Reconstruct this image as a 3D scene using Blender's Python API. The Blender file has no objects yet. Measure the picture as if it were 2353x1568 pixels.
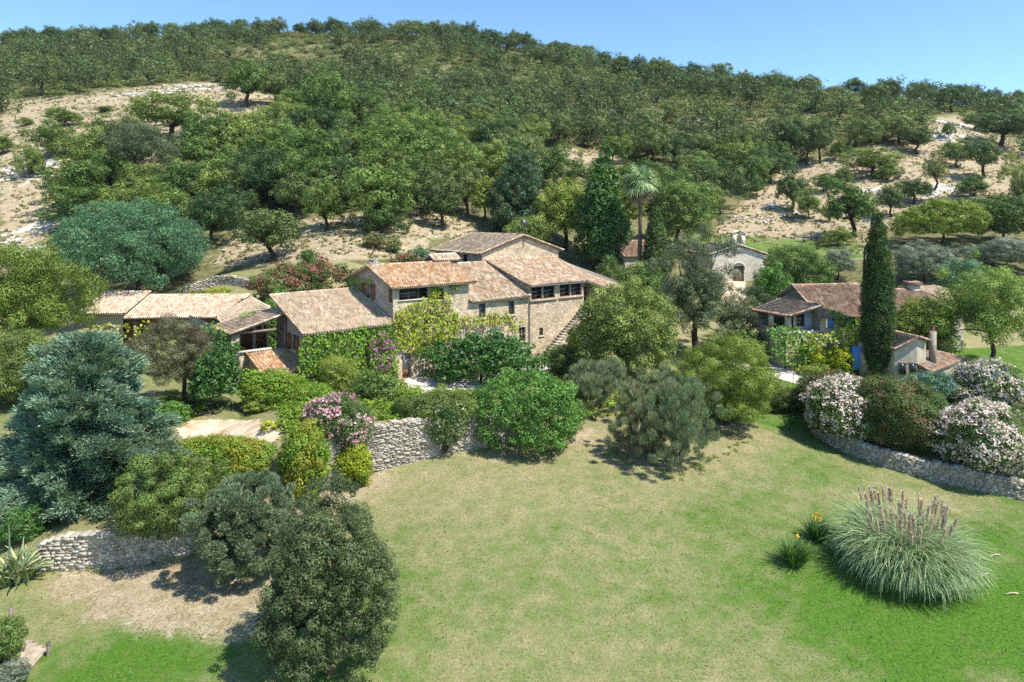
import bpy, math, random
import numpy as np
from mathutils import Vector, Matrix
rad = math.radians
SC = bpy.context.scene
COL = SC.collection
F = 1569.0; CAMH = 13.0                     # focal length in photo units (photo 2353 wide), camera height
# ------------------------------------------------------------------ camera, sky, sun, exposure
cam = bpy.data.cameras.new('camera'); camo = bpy.data.objects.new('camera', cam); COL.objects.link(camo)
camo.location = (0, 0, CAMH); camo.rotation_euler = (rad(90), 0, 0)
cam.sensor_width = 36; cam.lens = 36*F/2353; cam.shift_y = -(784-500)/2353
cam.clip_start = 0.5; cam.clip_end = 5000
SC.camera = camo
SUN_AZ, SUN_EL = rad(-31), rad(58)          # azimuth from +X towards +Y
W = bpy.data.worlds.new('World'); SC.world = W; W.use_nodes = True
wn = W.node_tree.nodes; wl = W.node_tree.links
sky = wn.new('ShaderNodeTexSky'); sky.sky_type = 'NISHITA'; sky.sun_disc = False
sky.sun_elevation = SUN_EL; sky.sun_rotation = rad(90)-SUN_AZ
sky.altitude = 200; sky.air_density = 1.0; sky.dust_density = 0.0; sky.ozone_density = 4.5
wn['Background'].inputs[1].default_value = 0.13
tn = wn.new('ShaderNodeMix'); tn.data_type = 'RGBA'; tn.blend_type = 'MULTIPLY'; tn.inputs[0].default_value = 1; tn.inputs[7].default_value = (.85, 1.0, 1.03, 1)
wl.new(sky.outputs[0], tn.inputs[6]); wl.new(tn.outputs[2], wn['Background'].inputs[0])
sl = bpy.data.lights.new('sun', 'SUN'); sl.energy = 4.6; sl.angle = rad(0.53); sl.color = (1.0, 0.95, 0.86)
so = bpy.data.objects.new('sun', sl); COL.objects.link(so)
sd = Vector((math.cos(SUN_EL)*math.cos(SUN_AZ), math.cos(SUN_EL)*math.sin(SUN_AZ), math.sin(SUN_EL)))
so.rotation_euler = sd.to_track_quat('Z', 'Y').to_euler(); so.location = (60, -40, 90)
SC.view_settings.view_transform = 'Standard'; SC.view_settings.look = 'None'
SC.view_settings.exposure = 0.78; SC.view_settings.gamma = 1.0
cy = SC.cycles
cy.max_bounces = 5; cy.diffuse_bounces = 3; cy.glossy_bounces = 2; cy.transmission_bounces = 3; cy.transparent_max_bounces = 4
cy.caustics_reflective = False; cy.caustics_refractive = False
cy.use_denoising = False
# ------------------------------------------------------------------ noise and ground
def lattice(seed, n=64):
    return np.random.RandomState(seed).rand(n, n)
_LAT = {}
def vnoise(x, y, seed=0):
    if seed not in _LAT: _LAT[seed] = lattice(seed)
    L = _LAT[seed]; n = L.shape[0]
    xi = np.floor(x).astype(int); yi = np.floor(y).astype(int); fx = x-xi; fy = y-yi
    fx = fx*fx*(3-2*fx); fy = fy*fy*(3-2*fy)
    a = L[xi % n, yi % n]; b = L[(xi+1) % n, yi % n]; c = L[xi % n, (yi+1) % n]; d = L[(xi+1) % n, (yi+1) % n]
    return (a*(1-fx)+b*fx)*(1-fy)+(c*(1-fx)+d*fx)*fy
def fbm(x, y, seed=0, oct=4):
    x = np.asarray(x, float); y = np.asarray(y, float)
    s = 0; a = .5; t = 0
    for k in range(oct):
        s = s+a*vnoise(x*2**k+17.3*k, y*2**k-9.1*k, seed+k); t += a; a *= .5
    return s/t
def sstep(a, b, x):
    t = np.clip((np.asarray(x, float)-a)/(b-a), 0, 1); return t*t*(3-2*t)
def PY(px, py, Y):                          # point seen at (px, py) at depth Y
    return ((px-1176.5)/F*Y, Y, CAMH-(py-500)/F*Y)
def PZ(px, py, z):
    return PY(px, py, (CAMH-z)*F/(py-500))
def proj(x, y, z):
    return 1176.5+F*np.asarray(x)/y, 500-F*(np.asarray(z)-CAMH)/y
CP = []                                     # control points of the land
for px, py, z in [(1176,1568,-4.2),(100,1568,-4.6),(2300,1568,-3.9),(740,1540,-4.0),(300,1420,-4.0),(80,1335,-4.0),(1200,1300,-3.2),
        (1700,1350,-3.3),(2070,1395,-3.4),(2300,1250,-3.0),(1000,1150,-2.6),(860,1082,-2.3),(1140,1022,-1.75),(1400,1050,-1.9),(1520,1065,-2.0),
        (1800,1010,-1.6),(1875,1003,-2.0),(2100,1092,-2.55),(2353,1147,-2.75),(440,1268,-3.5),(280,1298,-3.8),(120,1305,-3.9),(640,1180,-3.0),(740,1130,-2.6),
        (520,990,-.5),(640,1010,-.6),(980,882,0),(930,872,0),(1265,812,0),(1400,880,-.3),(1780,852,0),(1860,887,-.3),(1900,850,0),(2017,868,-.3),
        (2170,950,-1.1),(410,925,0),(50,1000,-.9),(2330,850,-.4),(1600,900,-.6)]:
    CP.append(PZ(px, py, z))
for px, py, Y in [(700,668,68),(500,660,73),(500,640,77),(740,530,86),(880,560,82),(1000,520,92),(560,600,80),(300,670,75),
        (30,560,95),(60,450,108),(30,390,118),(200,240,165),(450,210,185),(570,245,165),(390,322,137),(250,470,108),(560,440,112),(100,170,245),
        (0,112,330),(350,106,340),(700,90,350),(1000,95,345),(1200,122,325),(1400,163,295),(1600,190,268),(1800,220,250),(2000,238,240),(2200,250,235),(2330,262,230),
        (1210,300,172),(1280,355,150),(900,470,102),(820,320,145),(1750,495,126),(1700,535,115),(1850,562,107),(1650,555,109),(1930,580,100),(2000,400,145),
        (2190,290,190),(2330,420,135),(1850,370,160),(1690,650,89),(1690,690,82),(1450,640,88),(1250,540,95),(2150,600,88),(2300,570,95),(600,180,240),(1000,200,235),(1500,260,200),(800,500,92)]:
    CP.append(PY(px, py, Y))
CP += [(-37,62,.8),(-22,64,1.3),(-2,68,.6),(6,72,1.4),(0,80,4.5),(-45,70,1.5),(-60,60,.5),(45,66,.3),(60,60,0),(-45,45,-1.5),(-40,30,-4),(45,40,-2.8),(50,20,-4),(0,0,-6.5),(-50,0,-6.5),(50,0,-6),(0,-50,-9),(-80,-50,-9),(80,-50,-9),
       (-90,90,6),(90,90,6),(110,140,20),(-130,140,25),(150,200,38),(-200,250,65),(200,240,45),(-300,350,95),(300,250,38),(-300,100,15),(300,100,8),(-300,0,0),(300,0,0),
       (-300,480,60),(0,480,60),(300,480,25),(-150,430,85),(150,400,55),(-400,700,10),(0,700,10),(400,700,0),(0,400,92),(100,330,70)]
CP = np.array(CP)
def tps_fit(P, lam):
    n = len(P); xy = P[:, :2]/50.
    r2 = ((xy[:, None]-xy[None])**2).sum(-1); K = np.where(r2 > 0, .5*r2*np.log(r2+1e-12), 0)+lam*np.eye(n)
    Q = np.c_[np.ones(n), xy]; A = np.zeros((n+3, n+3)); A[:n, :n] = K; A[:n, n:] = Q; A[n:, :n] = Q.T
    return np.linalg.solve(A, np.r_[P[:, 2], 0, 0, 0]), xy
_TW, _TX = tps_fit(CP, 2e-4)
def tps(x, y):
    x = np.asarray(x, float); sh = x.shape; q = np.c_[x.ravel(), np.asarray(y, float).ravel()]/50.
    out = np.empty(len(q))
    for i in range(0, len(q), 20000):
        s = q[i:i+20000]; r2 = ((s[:, None]-_TX[None])**2).sum(-1)
        out[i:i+20000] = (.5*r2*np.log(r2+1e-12))@_TW[:-3]+np.c_[np.ones(len(s)), s]@_TW[-3:]
    return out.reshape(sh)
# retaining walls: polyline of the foot (seen from the camera side), height at each vertex, depth of the terrace behind
def gz0(px, py, z): p = PZ(px, py, z); return (p[0], p[1])
WALLS = {
 'center': dict(p=[gz0(700,1150,-2.75), gz0(770,1118,-2.6), gz0(860,1082,-2.3), gz0(1000,1050,-2.05), gz0(1145,1020,-1.75), gz0(1240,1003,-1.7)], h=[2.3,2.5,2.6,2.3,1.75,.7], d=9.),
 'lower': dict(p=[gz0(85,1315,-3.95), gz0(150,1308,-3.9), gz0(280,1300,-3.8), gz0(390,1282,-3.6), gz0(450,1262,-3.45), gz0(480,1215,-3.3)], h=[1.1,1.45,1.5,1.4,1.3,.8], d=5.5),
 'right': dict(p=[gz0(1862,985,-1.9), gz0(1885,1010,-2.05), gz0(1950,1045,-2.3), gz0(2040,1075,-2.45), gz0(2130,1102,-2.6), gz0(2250,1128,-2.7), gz0(2353,1150,-2.75), gz0(2480,1175,-2.8)], h=[.2,.55,.8,.9,.95,.95,.95,.95], d=10.),
 'upper': dict(p=[gz0(420,672,5.0), gz0(500,664,5.3), gz0(590,668,5.5)], h=[.8,.95,.7], d=5.),
}
for _w in WALLS.values():
    P = np.array(_w['p'], float); Hh = np.array(_w['h'], float)
    t = np.linspace(0, len(P)-1, (len(P)-1)*8+1); i = np.minimum(t.astype(int), len(P)-2); f = (t-i)
    def cr(A):                               # catmull-rom through the vertices
        A = np.asarray(A, float)
        if A.ndim == 1: A = A[:, None]
        B = np.vstack([2*A[:1]-A[1:2], A, 2*A[-1:]-A[-2:-1]])
        p0, p1, p2, p3 = B[i], B[i+1], B[i+2], B[i+3]; g = f[:, None]
        return .5*(2*p1+(p2-p0)*g+(2*p0-5*p1+4*p2-p3)*g*g+(3*p1-p0-3*p2+p3)*g**3)
    _w['pts'] = cr(P); _w['hh'] = np.maximum(cr(Hh)[:, 0], .05)
def wall_delta(x, y):
    out = np.zeros_like(x)
    for w in WALLS.values():
        P = w['pts']; best = np.full(x.shape, 1e9); sd_ = np.zeros(x.shape); hh = np.zeros(x.shape)
        for k in range(len(P)-1):
            a = P[k]; b = P[k+1]; e = b-a; L2 = e@e; L = math.sqrt(L2)
            t = ((x-a[0])*e[0]+(y-a[1])*e[1])/L2; tc = np.clip(t, 0, 1)
            dx = x-a[0]-tc*e[0]; dy = y-a[1]-tc*e[1]; d = np.hypot(dx, dy)
            s = (e[0]*(y-a[1])-e[1]*(x-a[0]))/L   # >0 behind (left of the direction of travel)
            over = 0
            if k == 0: over = np.maximum(0, -t)*L
            if k == len(P)-2: over = np.maximum(0, t-1)*L
            h = (w['hh'][k]*(1-tc)+w['hh'][k+1]*tc)*np.clip(1-over/2.5, 0, 1)
            m = d < best
            best = np.where(m, d, best); sd_ = np.where(m, np.where(s > 0, d, -d), sd_); hh = np.where(m, h, hh)
        front = sstep(.12, .42, sd_)
        out = np.maximum(out, hh*front*np.clip(1-sd_/w['d'], 0, 1))
    return out
def ground(x, y):
    x = np.asarray(x, float); y = np.asarray(y, float)
    far = sstep(90, 160, y)
    z = tps(x, y)+wall_delta(x, y)
    z = z+far*(fbm(x/22., y/22., 5)-.5)*5.0+sstep(75, 95, y)*(fbm(x/5., y/5., 9)-.5)*.9+(fbm(x/3., y/3., 11)-.5)*.12
    return z
def gz(x, y): return float(ground(np.array([x]), np.array([y]))[0])
def hit(px, py, y0=20, y1=380):             # where the sight line meets the land
    Y = np.geomspace(y0, y1, 900); x = (px-1176.5)/F*Y; z = CAMH-(py-500)/F*Y
    d = z-ground(x, Y); k = np.argmax(d < 0)
    if d[k] >= 0: k = len(Y)-1
    if k == 0: return (x[0], Y[0], float(z[0]-d[0]))
    t = d[k-1]/(d[k-1]-d[k]) if d[k-1] != d[k] else 0
    yy = Y[k-1]+t*(Y[k]-Y[k-1]); xx = (px-1176.5)/F*yy
    return (xx, yy, gz(xx, yy))
# ------------------------------------------------------------------ mesh helpers
class MB:
    def __init__(s): s.v = []; s.f = []; s.t = []; s.h = []; s.n = 0; s.m = []
    def add(s, V, Q, tint=.5, hue=0., mi=0):
        V = np.asarray(V, float).reshape(-1, 3); Q = np.asarray(Q, int)
        if Q.ndim == 1: Q = Q[None]
        s.v.append(V); s.f.append(Q+s.n); s.n += len(V)
        k = len(Q); s.t.append(np.broadcast_to(np.asarray(tint, float), (k,))); s.h.append(np.broadcast_to(np.asarray(hue, float), (k,)))
        s.m.append(np.full(k, mi))
        return s
    def quad(s, a, b, c, d, **k): return s.add([a, b, c, d], [[0, 1, 2, 3]], **k)
    def tri(s, a, b, c, **k): return s.add([a, b, c], [[0, 1, 2]], **k)
    def box(s, x0, x1, y0, y1, z0, z1, **k):
        V = [(x, y, z) for z in (z0, z1) for y in (y0, y1) for x in (x0, x1)]
        return s.add(V, [[0, 2, 3, 1], [4, 5, 7, 6], [0, 1, 5, 4], [2, 6, 7, 3], [0, 4, 6, 2], [1, 3, 7, 5]], **k)
    def hexa(s, V, **k):                    # 4 bottom, 4 top corners in order round
        return s.add(V, [[3, 2, 1, 0], [4, 5, 6, 7], [0, 1, 5, 4], [1, 2, 6, 5], [2, 3, 7, 6], [3, 0, 4, 7]], **k)
    def tube(s, P, R, sides=7, cap=True, **k):
        P = np.asarray(P, float); R = np.broadcast_to(np.asarray(R, float), (len(P),))
        T = np.gradient(P, axis=0) if len(P) > 1 else np.array([[0, 0, 1.]]); T /= np.linalg.norm(T, axis=1)[:, None]+1e-9
        ref = np.where(np.abs(T[:, 2:3]) > .9, np.array([[1., 0, 0]]), np.array([[0, 0, 1.]]))
        A = np.cross(T, ref); A /= np.linalg.norm(A, axis=1)[:, None]+1e-9; B = np.cross(T, A)
        an = np.arange(sides)*2*np.pi/sides
        V = P[:, None]+R[:, None, None]*(np.cos(an)[None, :, None]*A[:, None]+np.sin(an)[None, :, None]*B[:, None])
        n = len(P); i = np.arange(n-1)[:, None]*sides; j = np.arange(sides)[None]; j2 = (j+1) % sides
        Q = np.stack([i+j, i+j2, i+sides+j2, i+sides+j], -1).reshape(-1, 4)
        s.add(V.reshape(-1, 3), Q, **k)
        return s
    def build(s, name, mats, parent=None, smooth=False, loc=None):
        me = bpy.data.meshes.new(name)
        if not isinstance(mats, (list, tuple)): mats = [mats]
        for m in mats: me.materials.append(m)
        V = np.concatenate(s.v).astype(np.float32)
        sizes = np.concatenate([np.full(len(q), q.shape[1]) for q in s.f]); loops = np.concatenate([q.ravel() for q in s.f])
        me.vertices.add(len(V)); me.vertices.foreach_set('co', V.ravel())
        me.loops.add(len(loops)); me.loops.foreach_set('vertex_index', loops.astype(np.int32))
        me.polygons.add(len(sizes)); me.polygons.foreach_set('loop_start', np.r_[0, np.cumsum(sizes)[:-1]].astype(np.int32))
        try: me.polygons.foreach_set('loop_total', sizes.astype(np.int32))
        except Exception: pass
        me.polygons.foreach_set('material_index', np.concatenate(s.m).astype(np.int32))
        me.update(calc_edges=True)
        for nm, dat in (('tint', s.t), ('hue', s.h)):
            a = me.attributes.new(nm, 'FLOAT', 'FACE'); a.data.foreach_set('value', np.concatenate(dat).astype(np.float32))
        if smooth: me.polygons.foreach_set('use_smooth', np.ones(len(sizes), bool))
        o = bpy.data.objects.new(name, me); COL.objects.link(o)
        if parent: o.parent = parent
        if loc is not None: o.location = loc
        return o
def thing(name, label, cat, loc=(0, 0, 0), rz=0, group=None):
    o = bpy.data.objects.new(name, None); COL.objects.link(o); o.empty_display_size = .3
    o.location = loc; o.rotation_euler = (0, 0, rz); o['label'] = label; o['category'] = cat
    if group: o['group'] = group
    return o
def tag(o, label, cat, group=None):
    o['label'] = label; o['category'] = cat
    if group: o['group'] = group
    return o
def copy_thing(root, loc, rz, scale, label=None):
    r = root.copy(); COL.objects.link(r); r.location = loc; r.rotation_euler = (0, 0, rz); r.scale = scale
    if label: r['label'] = label
    for ch in list(root.children):
        c = ch.copy(); COL.objects.link(c); c.parent = r
    return r
# ------------------------------------------------------------------ materials
def newmat(name):
    m = bpy.data.materials.new(name); m.use_nodes = True; nt = m.node_tree
    return m, nt, nt.nodes, nt.links, nt.nodes['Principled BSDF']
def N(nt, typ, **kw):
    n = nt.nodes.new(typ)
    for k, v in kw.items():
        if k == 'op': n.operation = v
        else: setattr(n, k, v)
    return n
def ramp(nt, stops, interp='LINEAR'):
    r = nt.nodes.new('ShaderNodeValToRGB'); e = r.color_ramp.elements; r.color_ramp.interpolation = interp
    while len(e) < len(stops): e.new(.5)
    for i, (p, c) in enumerate(stops): e[i].position = p; e[i].color = (*c, 1)
    return r
def attr(nt, name):
    a = nt.nodes.new('ShaderNodeAttribute'); a.attribute_name = name; return a
LEAFK = 1.9
def leafmat(name, dark, mid, light, alt=None, trans=.28, rough=.55, spec=.25, var=.25):
    if mid[1] > max(mid[0], mid[2])*1.02 or 'leaves' in name: dark, mid, light = [tuple(min(.8, c*LEAFK) for c in q) for q in (dark, mid, light)]
    m, nt, ns, L, b = newmat(name)
    a = attr(nt, 'tint'); r = ramp(nt, [(0, dark), (.5, mid), (1, light)]); L.new(a.outputs['Fac'], r.inputs[0])
    col = r.outputs[0]
    if alt:
        h = attr(nt, 'hue'); mx = N(nt, 'ShaderNodeMix', data_type='RGBA'); L.new(h.outputs['Fac'], mx.inputs[0]); L.new(col, mx.inputs[6]); mx.inputs[7].default_value = (*alt, 1); col = mx.outputs[2]
    oi = N(nt, 'ShaderNodeObjectInfo'); mr = N(nt, 'ShaderNodeMapRange'); mr.inputs[3].default_value = 1-var; mr.inputs[4].default_value = 1+var; L.new(oi.outputs['Random'], mr.inputs[0])
    hs = N(nt, 'ShaderNodeHueSaturation'); L.new(mr.outputs[0], hs.inputs['Value']); L.new(col, hs.inputs['Color'])
    m2 = N(nt, 'ShaderNodeMath', op='MULTIPLY_ADD'); L.new(oi.outputs['Random'], m2.inputs[0]); m2.inputs[1].default_value = -.05*var/.25; m2.inputs[2].default_value = .5+.025*var/.25; L.new(m2.outputs[0], hs.inputs['Hue'])
    L.new(hs.outputs[0], b.inputs['Base Color']); b.inputs['Roughness'].default_value = rough; b.inputs['Specular IOR Level'].default_value = spec
    tr = N(nt, 'ShaderNodeBsdfTranslucent'); hs2 = N(nt, 'ShaderNodeHueSaturation'); hs2.inputs['Saturation'].default_value = 1.15; hs2.inputs['Hue'].default_value = .485; L.new(hs.outputs[0], hs2.inputs['Color']); L.new(hs2.outputs[0], tr.inputs[0])
    mix = N(nt, 'ShaderNodeMixShader'); mix.inputs[0].default_value = trans; L.new(b.outputs[0], mix.inputs[1]); L.new(tr.outputs[0], mix.inputs[2])
    L.new(mix.outputs[0], ns['Material Output'].inputs[0])
    return m
def plain(name, col, rough=.7, spec=.3, noise=.25, scale=4., metal=0.):
    m, nt, ns, L, b = newmat(name)
    tc = N(nt, 'ShaderNodeTexCoord'); nz = N(nt, 'ShaderNodeTexNoise'); nz.inputs['Scale'].default_value = scale; nz.inputs['Detail'].default_value = 6; L.new(tc.outputs['Object'], nz.inputs[0])
    r = ramp(nt, [(.3, tuple(c*(1-noise) for c in col)), (.7, tuple(min(1, c*(1+noise)) for c in col))]); L.new(nz.outputs[0], r.inputs[0])
    L.new(r.outputs[0], b.inputs['Base Color']); b.inputs['Roughness'].default_value = rough; b.inputs['Specular IOR Level'].default_value = spec; b.inputs['Metallic'].default_value = metal
    bp = N(nt, 'ShaderNodeBump'); bp.inputs['Strength'].default_value = .3; bp.inputs['Distance'].default_value = .03; L.new(nz.outputs[0], bp.inputs['Height']); L.new(bp.outputs[0], b.inputs['Normal'])
    return m
def stone(name, cols, mortar, sx=3.0, sz=4.6, mw=.06, bump=.06, stain=.25):
    m, nt, ns, L, b = newmat(name)
    tc = N(nt, 'ShaderNodeTexCoord'); mp = N(nt, 'ShaderNodeMapping'); mp.inputs['Scale'].default_value = (sx, sx, sz); L.new(tc.outputs['Object'], mp.inputs[0])
    nz = N(nt, 'ShaderNodeTexNoise'); nz.inputs['Scale'].default_value = 3.; nz.inputs['Detail'].default_value = 3; L.new(tc.outputs['Object'], nz.inputs[0])
    ad = N(nt, 'ShaderNodeVectorMath', op='MULTIPLY_ADD'); L.new(nz.outputs['Color'], ad.inputs[0]); ad.inputs[1].default_value = (.35, .35, .35); L.new(mp.outputs[0], ad.inputs[2])
    v1 = N(nt, 'ShaderNodeTexVoronoi', feature='F1'); v1.inputs['Scale'].default_value = 1; L.new(ad.outputs[0], v1.inputs['Vector'])
    v2 = N(nt, 'ShaderNodeTexVoronoi', feature='DISTANCE_TO_EDGE'); v2.inputs['Scale'].default_value = 1; L.new(ad.outputs[0], v2.inputs['Vector'])
    sep = N(nt, 'ShaderNodeSeparateColor'); L.new(v1.outputs['Color'], sep.inputs[0])
    r = ramp(nt, [(i/(len(cols)-1), c) for i, c in enumerate(cols)]); L.new(sep.outputs[0], r.inputs[0])
    e = N(nt, 'ShaderNodeMapRange'); e.inputs[1].default_value = mw*.4; e.inputs[2].default_value = mw*1.6; L.new(v2.outputs['Distance'], e.inputs[0])
    mx = N(nt, 'ShaderNodeMix', data_type='RGBA'); L.new(e.outputs[0], mx.inputs[0]); mx.inputs[6].default_value = (*mortar, 1); L.new(r.outputs[0], mx.inputs[7])
    n2 = N(nt, 'ShaderNodeTexNoise'); n2.inputs['Scale'].default_value = .7; n2.inputs['Detail'].default_value = 8; n2.inputs['Roughness'].default_value = .65; L.new(tc.outputs['Object'], n2.inputs[0])
    mr = N(nt, 'ShaderNodeMapRange'); mr.inputs[1].default_value = .3; mr.inputs[2].default_value = .7; mr.inputs[3].default_value = 1-stain; mr.inputs[4].default_value = 1+stain; L.new(n2.outputs[0], mr.inputs[0])
    hs = N(nt, 'ShaderNodeHueSaturation'); L.new(mr.outputs[0], hs.inputs['Value']); L.new(mx.outputs[2], hs.inputs['Color']); L.new(hs.outputs[0], b.inputs['Base Color'])
    b.inputs['Roughness'].default_value = .9; b.inputs['Specular IOR Level'].default_value = .15
    bp = N(nt, 'ShaderNodeBump'); bp.inputs['Strength'].default_value = .9; bp.inputs['Distance'].default_value = bump; L.new(e.outputs[0], bp.inputs['Height']); L.new(bp.outputs[0], b.inputs['Normal'])
    return m
def tilemat(name, cols, dirt=.35):
    if 'tiles' in name: cols = [((r_*.85+.15*g_)*.92, g_*.9, (b_*.88+.12*g_)*.84) for r_, g_, b_ in cols]
    m, nt, ns, L, b = newmat(name)
    a = attr(nt, 'tint'); r = ramp(nt, [(i/(len(cols)-1), c) for i, c in enumerate(cols)]); L.new(a.outputs['Fac'], r.inputs[0])
    tc = N(nt, 'ShaderNodeTexCoord'); nz = N(nt, 'ShaderNodeTexNoise'); nz.inputs['Scale'].default_value = 1.3; nz.inputs['Detail'].default_value = 8; nz.inputs['Roughness'].default_value = .7; L.new(tc.outputs['Object'], nz.inputs[0])
    n2 = N(nt, 'ShaderNodeTexNoise'); n2.inputs['Scale'].default_value = 14; n2.inputs['Detail'].default_value = 4; L.new(tc.outputs['Object'], n2.inputs[0])
    mr = N(nt, 'ShaderNodeMapRange'); mr.inputs[1].default_value = .35; mr.inputs[2].default_value = .7; mr.inputs[3].default_value = 1.08; mr.inputs[4].default_value = 1-dirt; L.new(nz.outputs[0], mr.inputs[0])
    m3 = N(nt, 'ShaderNodeMapRange'); m3.inputs[1].default_value = .3; m3.inputs[2].default_value = .7; m3.inputs[3].default_value = .75; m3.inputs[4].default_value = 1.15; L.new(n2.outputs[0], m3.inputs[0])
    mu = N(nt, 'ShaderNodeMath', op='MULTIPLY'); L.new(mr.outputs[0], mu.inputs[0]); L.new(m3.outputs[0], mu.inputs[1])
    hs = N(nt, 'ShaderNodeHueSaturation'); L.new(mu.outputs[0], hs.inputs['Value']); L.new(r.outputs[0], hs.inputs['Color']); L.new(hs.outputs[0], b.inputs['Base Color'])
    b.inputs['Roughness'].default_value = .9; b.inputs['Specular IOR Level'].default_value = .15
    return m
M = {}
G_ = lambda *c: tuple(c)
M['lightgreen'] = leafmat('light green leaves', (.05,.085,.016), (.105,.155,.03), (.19,.25,.06), var=.05)
M['holm'] = leafmat('holm oak leaves', (.02,.032,.012), (.048,.068,.026), (.105,.135,.055), var=.02)
M['cedar'] = leafmat('dark cedar needles', (.014,.030,.014), (.034,.064,.028), (.08,.12,.055), var=.05)
M['oak'] = leafmat('cork oak leaves', (.024,.039,.012), (.058,.088,.028), (.128,.168,.056), alt=(.13,.12,.05), var=.35)
M['oak2'] = leafmat('young oak leaves', (.03,.05,.011), (.072,.112,.026), (.148,.196,.05), alt=(.14,.12,.04))
M['olive'] = leafmat('silvery olive leaves', (.05,.068,.045), (.11,.135,.09), (.22,.25,.18), var=.15)
M['yellowgreen'] = leafmat('yellow green leaves', (.05,.07,.012), (.11,.145,.025), (.21,.25,.05), var=.1)
M['bright'] = leafmat('bright green leaves', (.03,.065,.014), (.07,.142,.026), (.14,.24,.055), var=.1)
M['deep'] = leafmat('deep green glossy leaves', (.014,.036,.008), (.034,.086,.018), (.085,.16,.04), rough=.45, spec=.3, var=.1)
M['blue'] = leafmat('blue green needles', (.025,.055,.036), (.085,.145,.096), (.24,.31,.21), alt=(.15,.19,.07), var=.05)
M['mimosa'] = leafmat('blue green feathery leaves', (.025,.055,.028), (.065,.13,.062), (.13,.22,.11), var=.05)
M['greybrown'] = leafmat('grey brown leaves', (.035,.042,.018), (.085,.09,.042), (.15,.155,.08), alt=(.13,.10,.06), var=.05)
M['cypress'] = leafmat('dark cypress leaves', (.016,.032,.010), (.04,.07,.018), (.10,.14,.035), var=.1)
M['broom'] = leafmat('grey green broom stems', (.06,.09,.04), (.125,.165,.08), (.22,.25,.14), alt=(.22,.17,.09), var=.1)
M['oleander'] = leafmat('oleander leaves', (.025,.045,.012), (.06,.095,.025), (.12,.17,.05), alt=(.13,.10,.03), var=.1)
M['ivy'] = leafmat('ivy leaves', (.035,.075,.008), (.095,.17,.018), (.19,.28,.04), alt=(.32,.31,.04), var=.1)
M['vine'] = leafmat('yellowing vine leaves', (.07,.10,.01), (.17,.21,.024), (.31,.33,.05), alt=(.3,.2,.03), var=.1)
M['gold'] = leafmat('golden green leaves', (.09,.12,.01), (.19,.22,.015), (.33,.34,.03), var=.1)
M['scrub'] = leafmat('maquis leaves', (.05,.075,.022), (.115,.148,.05), (.19,.22,.085), alt=(.24,.19,.09), var=.1)
M['eucalyptus'] = leafmat('eucalyptus leaves', (.035,.05,.02), (.075,.095,.045), (.14,.165,.09), var=.05)
M['rosemary'] = leafmat('grey green rosemary leaves', (.045,.066,.034), (.09,.12,.062), (.16,.20,.115), var=.05)
M['pampas'] = leafmat('pampas grass blades', (.06,.11,.045), (.14,.205,.09), (.30,.36,.2), alt=(.46,.38,.24), var=.05)
M['agave'] = leafmat('variegated agave leaves', (.05,.08,.04), (.12,.16,.07), (.33,.32,.15), var=.05, trans=.08)
M['grass'] = leafmat('grass blades', (.035,.07,.01), (.06,.11,.018), (.10,.15,.03), alt=(.40,.33,.19), var=.02)
M['plume'] = leafmat('pampas plumes', (.60,.46,.32), (.78,.63,.46), (.88,.77,.62), var=.05)
M['white'] = leafmat('white petals', (.62,.46,.40), (.80,.66,.59), (.88,.78,.70), trans=.3, var=.03)
M['pink'] = leafmat('pink petals', (.55,.22,.28), (.74,.42,.46), (.84,.62,.62), trans=.3, var=.03)
M['red'] = leafmat('red petals', (.32,.05,.05), (.46,.11,.10), (.56,.22,.19), trans=.25, var=.03)
M['magenta'] = leafmat('magenta petals', (.25,.03,.2), (.42,.07,.33), (.55,.2,.45), trans=.25, var=.03)
M['bluefl'] = leafmat('blue petals', (.12,.15,.5), (.2,.24,.62), (.35,.4,.72), trans=.25, var=.03)
M['yellowfl'] = leafmat('yellow petals', (.6,.35,.02), (.75,.5,.03), (.8,.62,.06), trans=.2, var=.03)
M['bark'] = plain('dark bark', (.055,.042,.032), .95, .1, .5, 3)
M['barkpale'] = plain('pale smooth bark', (.42,.38,.32), .8, .2, .3, 2)
M['palmbark'] = plain('palm trunk', (.16,.12,.09), .9, .1, .4, 5)
M['deadfrond'] = leafmat('dead palm fronds', (.16,.12,.06), (.27,.21,.12), (.4,.33,.2), var=.05)
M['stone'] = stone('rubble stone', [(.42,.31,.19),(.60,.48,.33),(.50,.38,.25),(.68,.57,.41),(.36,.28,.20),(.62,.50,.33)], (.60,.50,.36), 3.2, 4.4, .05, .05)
M['stonedark'] = stone('dark grey stone', [(.30,.26,.21),(.40,.35,.28),(.34,.30,.26),(.46,.39,.31),(.28,.24,.20)], (.36,.31,.25), 3.2, 4.4, .05, .05)  # darker, greyer than the rubble stone; end walls, chimneys, stairs
M['dry'] = stone('dry stone', [(.52,.47,.39),(.62,.57,.48),(.56,.51,.43),(.70,.65,.56),(.48,.43,.36)], (.22,.185,.14), 3.4, 7.5, .05, .10, .2)
M['drystone'] = tilemat('dry stone blocks', [(.34,.29,.22),(.50,.44,.35),(.42,.36,.28),(.58,.52,.43),(.38,.32,.24),(.62,.56,.47),(.46,.40,.31)], .4)
M['chapelstone'] = stone('pale chapel stone', [(.62,.54,.43),(.76,.68,.56),(.68,.59,.48),(.80,.73,.62)], (.62,.55,.44), 3, 4, .04, .04)
M['render'] = plain('lime render', (.50,.42,.31), .9, .1, .18, 2.2)
M['renderpale'] = plain('pale lime render', (.55,.50,.42), .9, .1, .18, 2.2)
M['wood'] = plain('red brown wood', (.20,.075,.035), .6, .3, .3, 3)
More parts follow.
